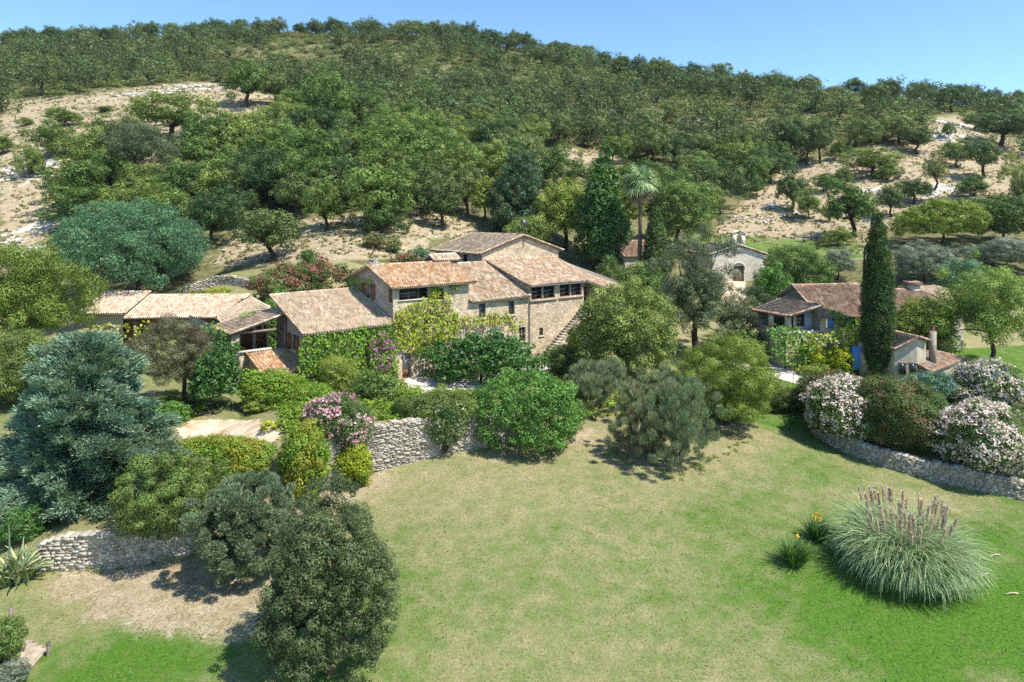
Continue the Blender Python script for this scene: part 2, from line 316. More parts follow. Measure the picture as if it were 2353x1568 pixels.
M['woodgrey'] = plain('weathered wood', (.20,.165,.13), .8, .2, .35, 4)
M['woodpale'] = plain('pale timber', (.38,.31,.23), .8, .2, .3, 4)
M['blueshutter'] = plain('blue painted wood', (.085,.22,.52), .5, .35, .12, 3)
M['greyblue'] = plain('grey blue painted wood', (.30,.33,.46), .55, .3, .12, 3)
M['metal'] = plain('grey zinc', (.16,.16,.16), .45, .5, .2, 3, .6)
M['glass'] = plain('dark window glass', (.018,.02,.024), .08, .6, .1, 1)
M['curtain'] = plain('pale curtain behind glass', (.30,.30,.29), .5, .3, .2, 3)
M['dark'] = plain('painted interior shade', (.03,.025,.02), .9, .1, .3, 2)  # near-black colour painted for the shade inside vents and round window
M['tile'] = tilemat('old canal tiles', [(.26,.15,.09),(.58,.44,.31),(.48,.28,.16),(.70,.60,.47),(.36,.23,.15),(.60,.36,.20),(.74,.65,.52),(.50,.36,.25),(.66,.55,.42)])
M['tileorange'] = tilemat('orange canal tiles', [(.30,.15,.08),(.62,.34,.15),(.66,.54,.40),(.58,.26,.10),(.72,.62,.48),(.42,.22,.12),(.64,.32,.12),(.60,.46,.32),(.72,.62,.48)])
M['tilepale'] = tilemat('pale canal tiles', [(.46,.30,.20),(.70,.58,.45),(.62,.48,.34),(.76,.68,.55),(.52,.28,.18),(.70,.57,.43),(.78,.70,.58)], .2)
M['tilebeige'] = tilemat('beige canal tiles', [(.34,.22,.14),(.60,.48,.35),(.50,.38,.27),(.68,.58,.45),(.40,.28,.19),(.60,.40,.26),(.66,.55,.42)], .3)
M['tilered'] = tilemat('red brown canal tiles', [(.24,.13,.09),(.54,.38,.28),(.44,.24,.16),(.66,.54,.42),(.30,.18,.13),(.54,.30,.19),(.64,.50,.38)])
M['rock'] = stone('limestone', [(.46,.41,.34),(.58,.53,.46),(.52,.46,.38),(.66,.61,.54)], (.25,.21,.16), .8, 1.4, .06, .15, .25)
# ------------------------------------------------------------------ the land
def inpoly(x, y, P):
    x = np.asarray(x, float); y = np.asarray(y, float); c = np.zeros(x.shape, bool); n = len(P)
    for i in range(n):
        x1, y1 = P[i]; x2, y2 = P[(i+1) % n]
        if y1 == y2: continue
        c ^= ((y1 > y) != (y2 > y)) & (x < (x2-x1)*(y-y1)/(y2-y1)+x1)
    return c
CLEAR = [[(0,232),(150,222),(300,203),(400,195),(480,190),(560,200),(645,232),(640,268),(560,262),(500,262),(400,345),(330,300),(300,262),(235,280),(140,360),(115,400),(128,470),(105,600),(0,610)],
         [(478,610),(540,540),(690,505),(940,480),(1000,485),(1100,515),(1100,545),(990,550),(960,590),(760,600),(600,610)],
         [(785,290),(815,300),(862,340),(850,362),(790,335)], [(1195,342),(1300,340),(1400,350),(1440,378),(1300,376),(1200,362)],
         [(1640,525),(1700,470),(1760,425),(1810,385),(1960,340),(2060,330),(2160,265),(2235,262),(2250,300),(2360,330),(2360,445),(2200,455),(2060,500),(1985,585),(1640,548)],
         [(1590,535),(1990,550),(1990,600),(1590,590)]]
MEADOW = [(1580,538),(1700,543),(1900,553),(1985,562),(1985,600),(1640,585),(1580,560)]
GREEN = [(2050,1450,1.0),(2300,1350,1.1),(1850,1450,.75),(1800,1330,.72),(1700,1160,.55),(1650,1200,.65),(2300,1250,.8),(2000,1200,.35),(1500,1300,.42),(1250,1230,.42),(1100,1330,.5),(1400,1200,.38),
         (1000,1130,.16),(860,1110,.12),(1200,1060,.12),(1400,1030,.08),(1330,1000,.06),(720,1140,.02),(640,1170,.02),(1700,1010,.2),(1640,1050,.15),(1600,1100,.35),(1800,960,.85),(1830,920,.8),(1880,1090,.65),(1950,1140,.3),(2100,1140,.22),
         (1000,1450,.5),(1200,1500,.42),(1300,1420,.38),(1560,1500,.35),(1700,1540,.4),(1900,1550,.55),(2250,1555,.5),(2100,1540,1.0),(1950,1360,1.0),(1820,1410,.9),(1930,1480,.95),(2150,1500,1.2),(2250,1430,1.3),(2320,1480,1.1),(420,1490,1.1),(250,1530,1.0),(1500,1120,.2),(1350,1150,.2),(1150,1180,.25),(1450,1420,.3),(1750,1440,.4),(1000,1250,.4),(950,1400,.6),(500,1480,.85),(300,1500,.8),(180,1540,.7),(450,1420,.55),(200,1430,.5),
         (300,1370,.05),(450,1350,.02),(560,1370,.02),(180,1350,.1),(100,1390,.35),(60,1340,.35),(550,1300,-.05),(350,1310,-.05),(520,1420,.35),(600,1560,.6),(2340,850,.8),(2200,1000,.75),(2250,960,.7),(600,935,.4),(700,960,.5),(850,945,.5),(960,920,.4),(1350,930,.3),(1550,930,.3)]
def green_at():
    return np.array([[*hit(a, b)[:2], g] for a, b, g in GREEN])
_GA = None
def greenness(x, y):
    global _GA
    if _GA is None: _GA = green_at()
    d2 = (x[:, None]-_GA[None, :, 0])**2+(y[:, None]-_GA[None, :, 1])**2+1.2
    w = 1/d2**1.6
    return (w*_GA[None, :, 2]).sum(1)/w.sum(1)
def axis(pieces):
    out = []
    for a, b, s in pieces: out.append(np.arange(a, b, s))
    return np.concatenate(out)
xs = axis([(-420,-120,12),(-120,-46,1.6),(-46,44,.42),(44,130,1.6),(130,421,12)])
ys = axis([(-60,16,4),(16,76,.42),(76,130,.9),(130,370,2.6),(370,711,14)])
GX, GY = np.meshgrid(xs, ys); gx = GX.ravel(); gy = GY.ravel(); gzz = ground(gx, gy)
me = bpy.data.meshes.new('ground')
nx, ny = len(xs), len(ys); ii = (np.arange(ny-1)[:, None]*nx+np.arange(nx-1)[None]).ravel()
Q = np.stack([ii, ii+1, ii+nx+1, ii+nx], 1)
gb = MB(); gb.add(np.c_[gx, gy, gzz], Q)
yy = np.maximum(gy, 5.); ppx, ppy = proj(gx, yy, gzz)
clear = np.zeros(len(gx))
jx = (fbm(gx/4, gy/4, 31)-.5)*26; jy = (fbm(gx/4, gy/4, 37)-.5)*14
for k_ in range(7):
    ox, oy = 9*math.cos(k_*.9)*(k_ > 0), 6*math.sin(k_*.9)*(k_ > 0); c_ = np.zeros(len(gx), bool)
    for P_ in CLEAR: c_ |= inpoly(ppx+jx+ox, ppy+jy+oy, P_)
    clear += c_/7.
hill = sstep(68, 76, gy)
lawn = greenness(gx, gy)
meadow = inpoly(ppx, ppy+jy*.3, MEADOW)*(gy > 95)*(gy < 125)
green = np.where(gy < 66, lawn, .12+.25*(fbm(gx/9, gy/9, 41)-.35)); green = np.where(meadow > 0, .62, green)
wood = hill*(1-clear)*(gy > 74)*(1-meadow)
soil = np.clip(clear*hill*(1-meadow)*.75, 0, 1)
for px, py, r_, v_ in [(200,1335,2.6,.7),(330,1350,3.2,.9),(450,1365,3.4,1.),(560,1385,3.2,.95),(600,1340,2.6,.8),(690,1175,2.4,.8),(640,1200,2,.7),(770,1140,2,.65),(860,1110,2,.55),(1000,1085,2,.4),(1150,1050,2,.4),(1330,1000,2.4,.6),(1440,1040,1.8,.45),(1640,1040,2.,.4),(1500,1070,2.,.45)]:
    c = hit(px, py); soil = np.maximum(soil, v_*np.clip(1.25-np.hypot(gx-c[0], (gy-c[1])*1.1)/r_, 0, 1)*(gy < 60))
rockm = np.zeros(len(gx))
for px, py, r in [(300,216,9),(450,203,10),(500,200,8),(390,208,8),(40,400,7),(100,385,5),(20,570,8),(2190,285,9),(2175,310,7),(1210,300,5),(1580,270,4),(70,160,6),(200,168,6),(2010,440,5),(1790,470,5),(2160,440,5),(760,415,3)]:
    c = hit(px, py); rockm = np.maximum(rockm, np.clip(1.3-np.hypot(gx-c[0], (gy-c[1])*.8)/r, 0, 1))
rockm *= sstep(.35, .6, fbm(gx/2.5, gy/2.5, 51))
go = gb.build('ground', [], smooth=True); go['kind'] = 'structure'
for nm, dat in (('green', green), ('soil', soil), ('wood', wood), ('rocky', rockm)):
    a = go.data.attributes.new(nm, 'FLOAT', 'POINT'); a.data.foreach_set('value', dat.astype(np.float32))
def groundmat():
    m, nt, ns, L, b = newmat('ground')
    tc = N(nt, 'ShaderNodeTexCoord')
    def noise(s, d=6, r=.6):
        n = N(nt, 'ShaderNodeTexNoise'); n.inputs['Scale'].default_value = s; n.inputs['Detail'].default_value = d; n.inputs['Roughness'].default_value = r; L.new(tc.outputs['Object'], n.inputs[0]); return n.outputs[0]
    def math_(op, a, b_, c=None):
        n = N(nt, 'ShaderNodeMath', op=op)
        for i, v in enumerate((a, b_, c)):
            if v is None: continue
            if isinstance(v, (int, float)): n.inputs[i].default_value = v
            else: L.new(v, n.inputs[i])
        return n.outputs[0]
    def mix(f, A, B):
        n = N(nt, 'ShaderNodeMix', data_type='RGBA')
        if isinstance(f, float): n.inputs[0].default_value = f
        else: L.new(f, n.inputs[0])
        for v, k in ((A, 6), (B, 7)):
            if isinstance(v, tuple): n.inputs[k].default_value = (*v, 1)
            else: L.new(v, n.inputs[k])
        return n.outputs[2]
    n_big = noise(.22, 5); n_mid = noise(1.1, 6, .65); n_fine = noise(7, 6, .7); n_vf = noise(30, 3, .6)
    rg = ramp(nt, [(.25, (.038,.10,.010)), (.5, (.075,.165,.020)), (.75, (.135,.215,.04))]); L.new(n_fine, rg.inputs[0])
    rd = ramp(nt, [(.25, (.15,.135,.055)), (.5, (.32,.27,.145)), (.75, (.50,.42,.27))]); L.new(n_fine, rd.inputs[0])
    g = attr(nt, 'green').outputs['Fac']
    t = math_('MULTIPLY_ADD', n_mid, 1.6, -.8); t2 = math_('MULTIPLY_ADD', n_big, 1.0, -.5); t3 = math_('MULTIPLY_ADD', n_fine, 1.5, -.75)
    gg = math_('ADD', math_('ADD', g, math_('MULTIPLY', t, .85)), math_('ADD', math_('MULTIPLY', t2, .8), math_('MULTIPLY', t3, .75)))
    gm = N(nt, 'ShaderNodeMapRange'); gm.inputs[1].default_value = .0; gm.inputs[2].default_value = .85; L.new(gg, gm.inputs[0])
    col = mix(gm.outputs[0], rd.outputs[0], rg.outputs[0])
    rs = ramp(nt, [(.30, (.12,.105,.05)), (.42, (.27,.215,.125)), (.54, (.40,.325,.215)), (.70, (.54,.48,.38))]); L.new(math_('ADD', math_('MULTIPLY', n_fine, .6), math_('MULTIPLY', n_mid, .4)), rs.inputs[0])
    sf = N(nt, 'ShaderNodeMapRange'); sf.inputs[1].default_value = .3; sf.inputs[2].default_value = .55; L.new(math_('ADD', attr(nt, 'soil').outputs['Fac'], math_('MULTIPLY', t, .55)), sf.inputs[0])
    col = mix(sf.outputs[0], col, rs.outputs[0])
    rw = ramp(nt, [(.3, (.07,.075,.03)), (.5, (.15,.145,.065)), (.7, (.27,.23,.13))]); L.new(n_mid, rw.inputs[0])
    wf = N(nt, 'ShaderNodeMapRange'); wf.inputs[1].default_value = .35; wf.inputs[2].default_value = .65; L.new(math_('ADD', attr(nt, 'wood').outputs['Fac'], math_('MULTIPLY', t, .4)), wf.inputs[0])
    col = mix(wf.outputs[0], col, rw.outputs[0])
    rr = ramp(nt, [(.3, (.36,.31,.25)), (.5, (.56,.51,.44)), (.7, (.68,.64,.57))]); L.new(n_fine, rr.inputs[0])
    rf = N(nt, 'ShaderNodeMapRange'); rf.inputs[1].default_value = .3; rf.inputs[2].default_value = .6; L.new(math_('ADD', attr(nt, 'rocky').outputs['Fac'], math_('MULTIPLY', t3, .35)), rf.inputs[0])
    col = mix(rf.outputs[0], col, rr.outputs[0])
    hs = N(nt, 'ShaderNodeHueSaturation'); mv = N(nt, 'ShaderNodeMapRange'); mv.inputs[1].default_value = .3; mv.inputs[2].default_value = .7; mv.inputs[3].default_value = .58; mv.inputs[4].default_value = 1.38; L.new(n_vf, mv.inputs[0]); L.new(mv.outputs[0], hs.inputs['Value']); L.new(col, hs.inputs['Color'])
    L.new(hs.outputs[0], b.inputs['Base Color']); b.inputs['Roughness'].default_value = 1; b.inputs['Specular IOR Level'].default_value = .05
    bp = N(nt, 'ShaderNodeBump'); bp.inputs['Strength'].default_value = .7; bp.inputs['Distance'].default_value = .12; L.new(math_('ADD', n_fine, math_('MULTIPLY', n_vf, .4)), bp.inputs['Height']); L.new(bp.outputs[0], b.inputs['Normal'])
    return m
go.data.materials.append(groundmat())
def gravelmat(name, a, b_, c):
    m, nt, ns, L, b = newmat(name); tc = N(nt, 'ShaderNodeTexCoord')
    n = N(nt, 'ShaderNodeTexNoise'); n.inputs['Scale'].default_value = .9; n.inputs['Detail'].default_value = 9; n.inputs['Roughness'].default_value = .7; L.new(tc.outputs['Object'], n.inputs[0])
    r = ramp(nt, [(.32, a), (.5, b_), (.68, c)]); L.new(n.outputs[0], r.inputs[0]); L.new(r.outputs[0], b.inputs['Base Color']); b.inputs['Roughness'].default_value = 1; b.inputs['Specular IOR Level'].default_value = .05
    bp = N(nt, 'ShaderNodeBump'); bp.inputs['Strength'].default_value = .4; bp.inputs['Distance'].default_value = .03; L.new(n.outputs[0], bp.inputs['Height']); L.new(bp.outputs[0], b.inputs['Normal']); return m
M['gravel'] = gravelmat('pale gravel', (.46,.41,.34), (.60,.55,.47), (.68,.63,.55))
M['dirt'] = gravelmat('sandy dirt', (.34,.22,.12), (.56,.45,.32), (.64,.54,.41))
def drape(name, poly, mat, lift=.03, step=.16, rough=.25):
    P = np.array([hit(a, b)[:2] for a, b in poly]); x0, y0 = P.min(0); x1, y1 = P.max(0)
    ax = np.arange(x0-.5, x1+.5, step); ay = np.arange(y0-.5, y1+.5, step); X, Y = np.meshgrid(ax, ay)
    x = X.ravel(); y = Y.ravel(); n = len(ax); V = np.c_[x, y, ground(x, y)+lift]
    k = (np.arange(len(ay)-1)[:, None]*n+np.arange(n-1)[None]).ravel(); q = np.stack([k, k+1, k+n+1, k+n], 1)
    c = V[q].mean(1); jx = (fbm(c[:, 0]*1.1, c[:, 1]*1.1, 61)-.5)*2*rough; jy = (fbm(c[:, 0]*1.1, c[:, 1]*1.1, 67)-.5)*2*rough
    ok = inpoly(c[:, 0]+jx, c[:, 1]+jy, [tuple(p) for p in P]); q = q[ok]
    if not len(q): return None
    u, inv = np.unique(q, return_inverse=True); b = MB(); b.add(V[u], inv.reshape(q.shape)); o = b.build(name, mat, smooth=True); o['kind'] = 'structure'; return o
drape('forecourt', [(395,992),(450,968),(540,962),(620,972),(650,1005),(630,1022),(560,1014),(400,1004)], M['dirt'], rough=.6)
drape('patio', [(905,885),(940,868),(1060,868),(1250,835),(1300,840),(1200,868),(1060,905),(905,905)], M['gravel'], rough=.3)
drape('driveway', [(1690,815),(1775,838),(1860,862),(2000,902),(2230,940),(2210,968),(2060,950),(1870,895),(1770,868),(1680,840)], M['gravel'], rough=.12)
drape('chapel_path', [(1660,640),(1712,640),(1712,690),(1690,705),(1660,690)], M['dirt'], rough=.5)
drape('timber_deck', [(18,1512),(62,1473),(112,1498),(70,1540),(20,1545)], M['woodpale'], rough=.02, lift=.06)
# ------------------------------------------------------------------ dry stone retaining walls
def dry_wall(w, name, label, seed, kind='wall'):
    rng = np.random.RandomState(seed); P = w['pts']; hh = w['hh']
    seg = np.linalg.norm(np.diff(P, axis=0), axis=1); s = np.r_[0, np.cumsum(seg)]; Lw = s[-1]
    a = np.arange(0, Lw, .13); X = np.interp(a, s, P[:, 0]); Y = np.interp(a, s, P[:, 1]); H = np.interp(a, s, hh)
    tx = np.gradient(X); ty = np.gradient(Y); l = np.hypot(tx, ty); nx_, ny_ = ty/l, -tx/l           # towards the camera side
    base = ground(X+nx_*.25, Y+ny_*.25)-.25
    top = base+.25+H+.10+(fbm(a*1.7, a*0, seed)-.5)*.16
    b = MB()
    f3 = lambda q, d, z: np.array([np.interp(q, a, X)+np.interp(q, a, nx_)*d, np.interp(q, a, Y)+np.interp(q, a, ny_)*d, z])
    C = len(a); core = np.array([np.c_[X-nx_*.02, Y-ny_*.02, base-.2], np.c_[X-nx_*.04, Y-ny_*.04, top-.08], np.c_[X-nx_*.45, Y-ny_*.45, top-.08], np.c_[X-nx_*.5, Y-ny_*.5, base-.2]])
    i = (np.arange(3)[:, None]*C+np.arange(C-1)[None]).ravel(); b.add(core.reshape(-1, 3), np.stack([i, i+1, i+C+1, i+C], 1), tint=.0)
    zc = 0.; Hm = (top-base).max()
    while zc < Hm:
        ch_ = rng.uniform(.07, .15); q = -rng.rand()*.3
        while q < a[-1]:
            L = rng.uniform(.12, .46); q0, q1 = max(q, 0)+.006, min(q+L, a[-1])-.006; q += L
            if q1-q0 < .06: continue
            qm = (q0+q1)/2; zb = np.interp(qm, a, base); zt_ = np.interp(qm, a, top); z0 = zb+zc+rng.uniform(-.012,.012); z1 = min(z0+ch_*rng.uniform(.8, 1.12), zt_+rng.uniform(-.02, .10))
            if z1-z0 < .035: continue
            bat = .16*(1-(z0-zb)/max(Hm, .5)); d = bat+rng.uniform(.0, .07); j = lambda s_=.022: rng.uniform(-s_, s_)
            deep = -.48 if z1 > zt_-.12 else -.1
            fr = [f3(q0+j(), d+j(), z0+j(.012)), f3(q1+j(), d+j(), z0+j(.012)), f3(q1-.02+j(), d-.02+j(), z1+j(.015)), f3(q0+.02+j(), d-.02+j(), z1+j(.015))]
            bk = [f3(q0, deep, z0), f3(q1, deep, z0), f3(q1, deep, z1+j(.03)), f3(q0, deep, z1+j(.03))]
            b.add(fr+bk, [[0,1,2,3],[3,2,6,7],[0,3,7,4],[1,5,6,2],[0,4,5,1]], tint=rng.rand())
        zc += ch_
    o = b.build(name, M['drystone']); tag(o, label, 'stone wall'); return o
dry_wall(WALLS['center'], 'dry_stone_wall', 'sunlit pale dry stone retaining wall above the lawn in front of the farmhouse', 3)
dry_wall(WALLS['lower'], 'dry_stone_wall', 'low dry stone wall half in tree shade beneath the blue green conifer', 4)
dry_wall(WALLS['right'], 'dry_stone_wall', 'long curved grey stone wall in shade under the oleanders behind the pampas grass', 5)
dry_wall(WALLS['upper'], 'dry_stone_wall', 'stone terrace wall on the slope behind the long arched annexe', 6)
# ------------------------------------------------------------------ building helpers
class Frame:
    def __init__(s, o, deg):
        s.o = np.array(o, float); t = rad(deg); s.th = t; s.u = np.array([math.cos(t), math.sin(t), 0]); s.v = np.array([-math.sin(t), math.cos(t), 0])
    def loc(s, p): d = np.asarray(p)-s.o; return np.array([d@s.u, d@s.v, d[2]])
    def at(s, px, py, u=None, v=None, z=None):
        c = np.array([0, 0, CAMH]); r = np.array([(px-1176.5)/F, 1, -(py-500)/F])
        if u is not None: n = s.u; k = u+s.o@s.u-c@s.u
        elif v is not None: n = s.v; k = v+s.o@s.v-c@s.v
        else: n = np.array([0, 0, 1.]); k = z+s.o[2]-CAMH
        return s.loc(c+k/(r@n)*r)
    def world(s, p): return s.o+p[0]*s.u+p[1]*s.v+np.array([0, 0, p[2]])
def wall(parent, ori, const, a0, a1, z0, top, mat, openings=(), inn=1, depth=.28, label=None, name='wall'):
    """wall sheet with real openings and reveals; ori 'u': plane v=const, 'v': plane u=const; top [(a, z), ...]"""
    if not isinstance(top, (list, tuple)): top = [(a0, top), (a1, top)]
    ta = [t[0] for t in top]; tz = [t[1] for t in top]; cap = min(tz)
    p3 = (lambda a, z, d=0: (a, const+d*inn, z)) if ori == 'u' else (lambda a, z, d=0: (const+d*inn, a, z))
    A = sorted(set([a0, a1]+[x for o in openings for x in o[:2]]+ta)); Z = sorted(set([z0, cap]+[x for o in openings for x in o[2:4]]))
    b = MB()
    for i in range(len(A)-1):
        for j in range(len(Z)-1):
            ca = (A[i]+A[i+1])/2; cz = (Z[j]+Z[j+1])/2
            if any(o[0] < ca < o[1] and o[2] < cz < o[3] for o in openings): continue
            b.quad(p3(A[i], Z[j]), p3(A[i+1], Z[j]), p3(A[i+1], Z[j+1]), p3(A[i], Z[j+1]))
        ha, hb = np.interp(A[i], ta, tz), np.interp(A[i+1], ta, tz)
        if ha > cap+1e-4 and hb > cap+1e-4: b.quad(p3(A[i], cap), p3(A[i+1], cap), p3(A[i+1], hb), p3(A[i], ha))
        elif ha > cap+1e-4: b.tri(p3(A[i], cap), p3(A[i+1], cap), p3(A[i], ha))
        elif hb > cap+1e-4: b.tri(p3(A[i], cap), p3(A[i+1], cap), p3(A[i+1], hb))
    for o in openings:
        b.quad(p3(o[0], o[2]), p3(o[0], o[3]), p3(o[0], o[3], depth), p3(o[0], o[2], depth)); b.quad(p3(o[1], o[2]), p3(o[1], o[3]), p3(o[1], o[3], depth), p3(o[1], o[2], depth))
        b.quad(p3(o[0], o[2]), p3(o[1], o[2]), p3(o[1], o[2], depth), p3(o[0], o[2], depth)); b.quad(p3(o[0], o[3]), p3(o[1], o[3]), p3(o[1], o[3], depth), p3(o[0], o[3], depth))
    w_ = b.build(name, mat, parent)
    if label: w_['label'] = label
    return w_
def pbox(b, ori, const, inn, a0, a1, z0, z1, d0, d1, **k):
    lo, hi = sorted((const+d0*inn, const+d1*inn))
    if ori == 'u': b.box(a0, a1, lo, hi, z0, z1, **k)
    else: b.box(lo, hi, a0, a1, z0, z1, **k)
def window(parent, ori, const, a0, a1, z0, z1, inn=1, cols=2, rows=2, mat='woodgrey', pane='glass', sill=True, sill_mat='renderpale', name='window', lintel=False):
    b = MB(); t = .06
    for x0, x1, y0, y1 in ((a0, a0+t, z0, z1), (a1-t, a1, z0, z1), (a0+t, a1-t, z0, z0+t), (a0+t, a1-t, z1-t, z1)): pbox(b, ori, const, inn, x0, x1, y0, y1, .12, .19)
    for k in range(1, cols): c = a0+(a1-a0)*k/cols; pbox(b, ori, const, inn, c-.03, c+.03, z0+t, z1-t, .125, .185)
    for k in range(1, rows): c = z0+(z1-z0)*k/rows; pbox(b, ori, const, inn, a0+t, a1-t, c-.02, c+.02, .13, .18)
    f = b.build(name, M[mat], parent)
    p = MB(); pbox(p, ori, const, inn, a0+.02, a1-.02, z0+.02, z1-.02, .195, .21); p.build('pane', M[pane], f)
    if sill:
        s = MB(); pbox(s, ori, const, inn, a0-.1, a1+.1, z0-.09, z0-.003, -.1, .1); s.build('sill', M[sill_mat], f)
    if lintel:
        s = MB(); pbox(s, ori, const, inn, a0-.15, a1+.15, z1+.003, z1+.16, -.03, .1); s.build('lintel', M['woodgrey'], f)
    return f
def shutter(parent, ori, const, a0, a1, z0, z1, inn=1, mat='wood', d0=-.06, label=None):
    b = MB(); n = max(2, int((a1-a0)/.14))
    for k in range(n): pbox(b, ori, const, inn, a0+(a1-a0)*k/n+.006, a0+(a1-a0)*(k+1)/n-.006, z0, z1, d0, d0+.04)
    for c in (.2, .8): pbox(b, ori, const, inn, a0, a1, z0+(z1-z0)*c-.05, z0+(z1-z0)*c+.05, d0-.025, d0-.002)
    o = b.build('shutter', M[mat], parent)
    if label: o['label'] = label
    return o
def door(parent, ori, const, a0, a1, z0, z1, inn=1, mat='wood', glazed=False, din=.14):
    b = MB(); n = max(2, int((a1-a0)/.18))
    for k in range(n): pbox(b, ori, const, inn, a0+(a1-a0)*k/n+.005, a0+(a1-a0)*(k+1)/n-.005, z0, z1, din, din+.05)
    pbox(b, ori, const, inn, a0, a0+.08, z0, z1, din-.04, din-.002); pbox(b, ori, const, inn, a1-.08, a1, z0, z1, din-.04, din-.002); pbox(b, ori, const, inn, a0+.08, a1-.08, z1-.1, z1, din-.04, din-.002)
    d = b.build('door', M[mat], parent)
    if glazed:
        p = MB(); pbox(p, ori, const, inn, a0+.1, a1-.1, z0+(z1-z0)*.36, z1-.12, din-.03, din-.015); p.build('pane', M['curtain'], d)
        q = MB(); pbox(q, ori, const, inn, a0+.1, a1-.1, z0+.12, z0+(z1-z0)*.33, din-.035, din-.02); q.build('panel', M['wood'], d)
    h = MB(); pbox(h, ori, const, inn, a1-.2, a1-.14, z0+.95, z0+1.1, din-.09, din-.045); h.build('handle', M['metal'], d)
    return d
def roof(parent, EL, ER, RR, RL, mat, seed=0, pitch=.22, course=.36, ridge=True, name='roof', slab='woodgrey', amp=1., label=None):
    """canal tile roof: eave left, eave right, ridge right, ridge left"""
    rng = np.random.RandomState(seed); EL, ER, RR, RL = [np.array(p, float) for p in (EL, ER, RR, RL)]
    nc = max(2, int(round(max(np.linalg.norm(ER-EL), np.linalg.norm(RR-RL))/pitch))); nr = max(2, int(round(max(np.linalg.norm(RL-EL), np.linalg.norm(RR-ER))/course)))
    n = np.cross(ER-EL, RL-EL); n /= np.linalg.norm(n); n = n if n[2] > 0 else -n
    sf = np.array([0, .15, .3, .45, .6, .8]); hf = np.array([0, .06, .088, .06, 0, -.035])*amp
    S = np.r_[(np.arange(nc)[:, None]+sf[None]).ravel(), nc]/nc; Hc = np.r_[np.tile(hf, nc), 0]
    def pt(s, t): return (EL*(1-s)[:, None]+ER*s[:, None])*(1-t)[:, None]+(RL*(1-s)[:, None]+RR*s[:, None])*t[:, None]
    wob = (fbm(S*nc*.25, S*0, seed+9)-.5)*.10
    rows = []; tints = []
    colid = np.minimum((S*nc).astype(int), nc-1)
    for r in range(nr):
        jit = rng.uniform(-.012, .012, nc)[colid]; sl = rng.uniform(-.05, .05, nc)[colid]/nr
        sag = (fbm(S*nc*.05, np.full_like(S, r*.12), seed+5)-.5)*.14
        for t, lift in ((np.clip((r+sl)/nr if r else S*0-0.15/nr*0, -.2/nr, 1), .035), (np.full_like(S, (r+1)/nr), .0)):
            rows.append(pt(S, np.broadcast_to(t, S.shape))+n*(Hc*(1.05 if lift else .9)+lift+jit+wob*.4+sag)[:, None])
    V = np.array(rows); R, C = V.shape[:2]
    i = (np.arange(R-1)[:, None]*C+np.arange(C-1)[None]); Q = np.stack([i, i+1, i+C+1, i+C], -1).reshape(-1, 4)
    tt = rng.rand(nr, nc); tt = .65*tt+.35*np.clip(fbm(np.arange(nc)[None]*.18+np.zeros((nr, 1)), np.arange(nr)[:, None]*.25+np.zeros((1, nc)), seed+2)*1.6-.3, 0, 1)
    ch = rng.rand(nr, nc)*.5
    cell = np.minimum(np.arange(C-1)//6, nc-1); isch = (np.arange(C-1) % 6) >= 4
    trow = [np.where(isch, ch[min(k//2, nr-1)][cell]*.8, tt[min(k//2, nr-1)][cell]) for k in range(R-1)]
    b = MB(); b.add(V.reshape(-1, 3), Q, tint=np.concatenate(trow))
    lo = [p-n*.03 for p in (EL, ER, RR, RL)]; bo = [p-n*.13 for p in (EL, ER, RR, RL)]
    b.hexa(bo+lo, mi=1)
    if ridge:
        L = np.linalg.norm(RR-RL); k = max(2, int(L/.4))
        for q in range(k):
            a = RL+(RR-RL)*q/k; c = RL+(RR-RL)*(q+1.04)/k; b.tube([a+n*.02+np.array([0, 0, .02]), c+n*.02], [.115, .10], 8, tint=rng.rand())
    for A, B in ((EL, RL), (ER, RR)):
        k = nr
        for q in range(k):
            a = A+(B-A)*q/k; c = A+(B-A)*(q+1.05)/k; b.tube([a+n*.05, c+n*.03], [.095, .08], 7, tint=rng.rand())
    o = b.build(name, [M[mat], M[slab]], parent)
    if label: o['label'] = label
    return o
def fillbox(parent, name, x0, x1, y0, y1, z0, z1, mat, label=None):
    b = MB(); b.box(x0, x1, y0, y1, z0, z1); o = b.build(name, M[mat] if isinstance(mat, str) else mat, parent)
    if label: o['label'] = label
    return o
# ------------------------------------------------------------------ the farmhouse
HF = Frame((-8.6, 55, 0), 39.4)
hs_ = thing('stone_farmhouse', 'long rambling stone farmhouse with stepped terracotta tile roofs in the middle of the garden', 'farmhouse', HF.o, HF.th)
# low front block on the left
wall(hs_, 'u', 0, -8.2, -1.15, -1.2, 4.55, M['stone'])
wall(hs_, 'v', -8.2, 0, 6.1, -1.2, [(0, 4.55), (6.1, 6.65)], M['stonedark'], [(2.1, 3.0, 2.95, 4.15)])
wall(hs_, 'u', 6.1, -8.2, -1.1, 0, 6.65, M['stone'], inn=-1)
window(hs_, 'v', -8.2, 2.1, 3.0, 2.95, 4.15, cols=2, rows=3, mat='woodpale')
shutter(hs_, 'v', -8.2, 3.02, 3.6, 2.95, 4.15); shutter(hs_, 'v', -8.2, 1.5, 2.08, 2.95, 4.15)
roof(hs_, (-8.65,-.45,4.52), (-1.2,-.45,4.62), (-1.2,6.35,6.86), (-8.65,6.35,6.78), 'tilebeige', 1)
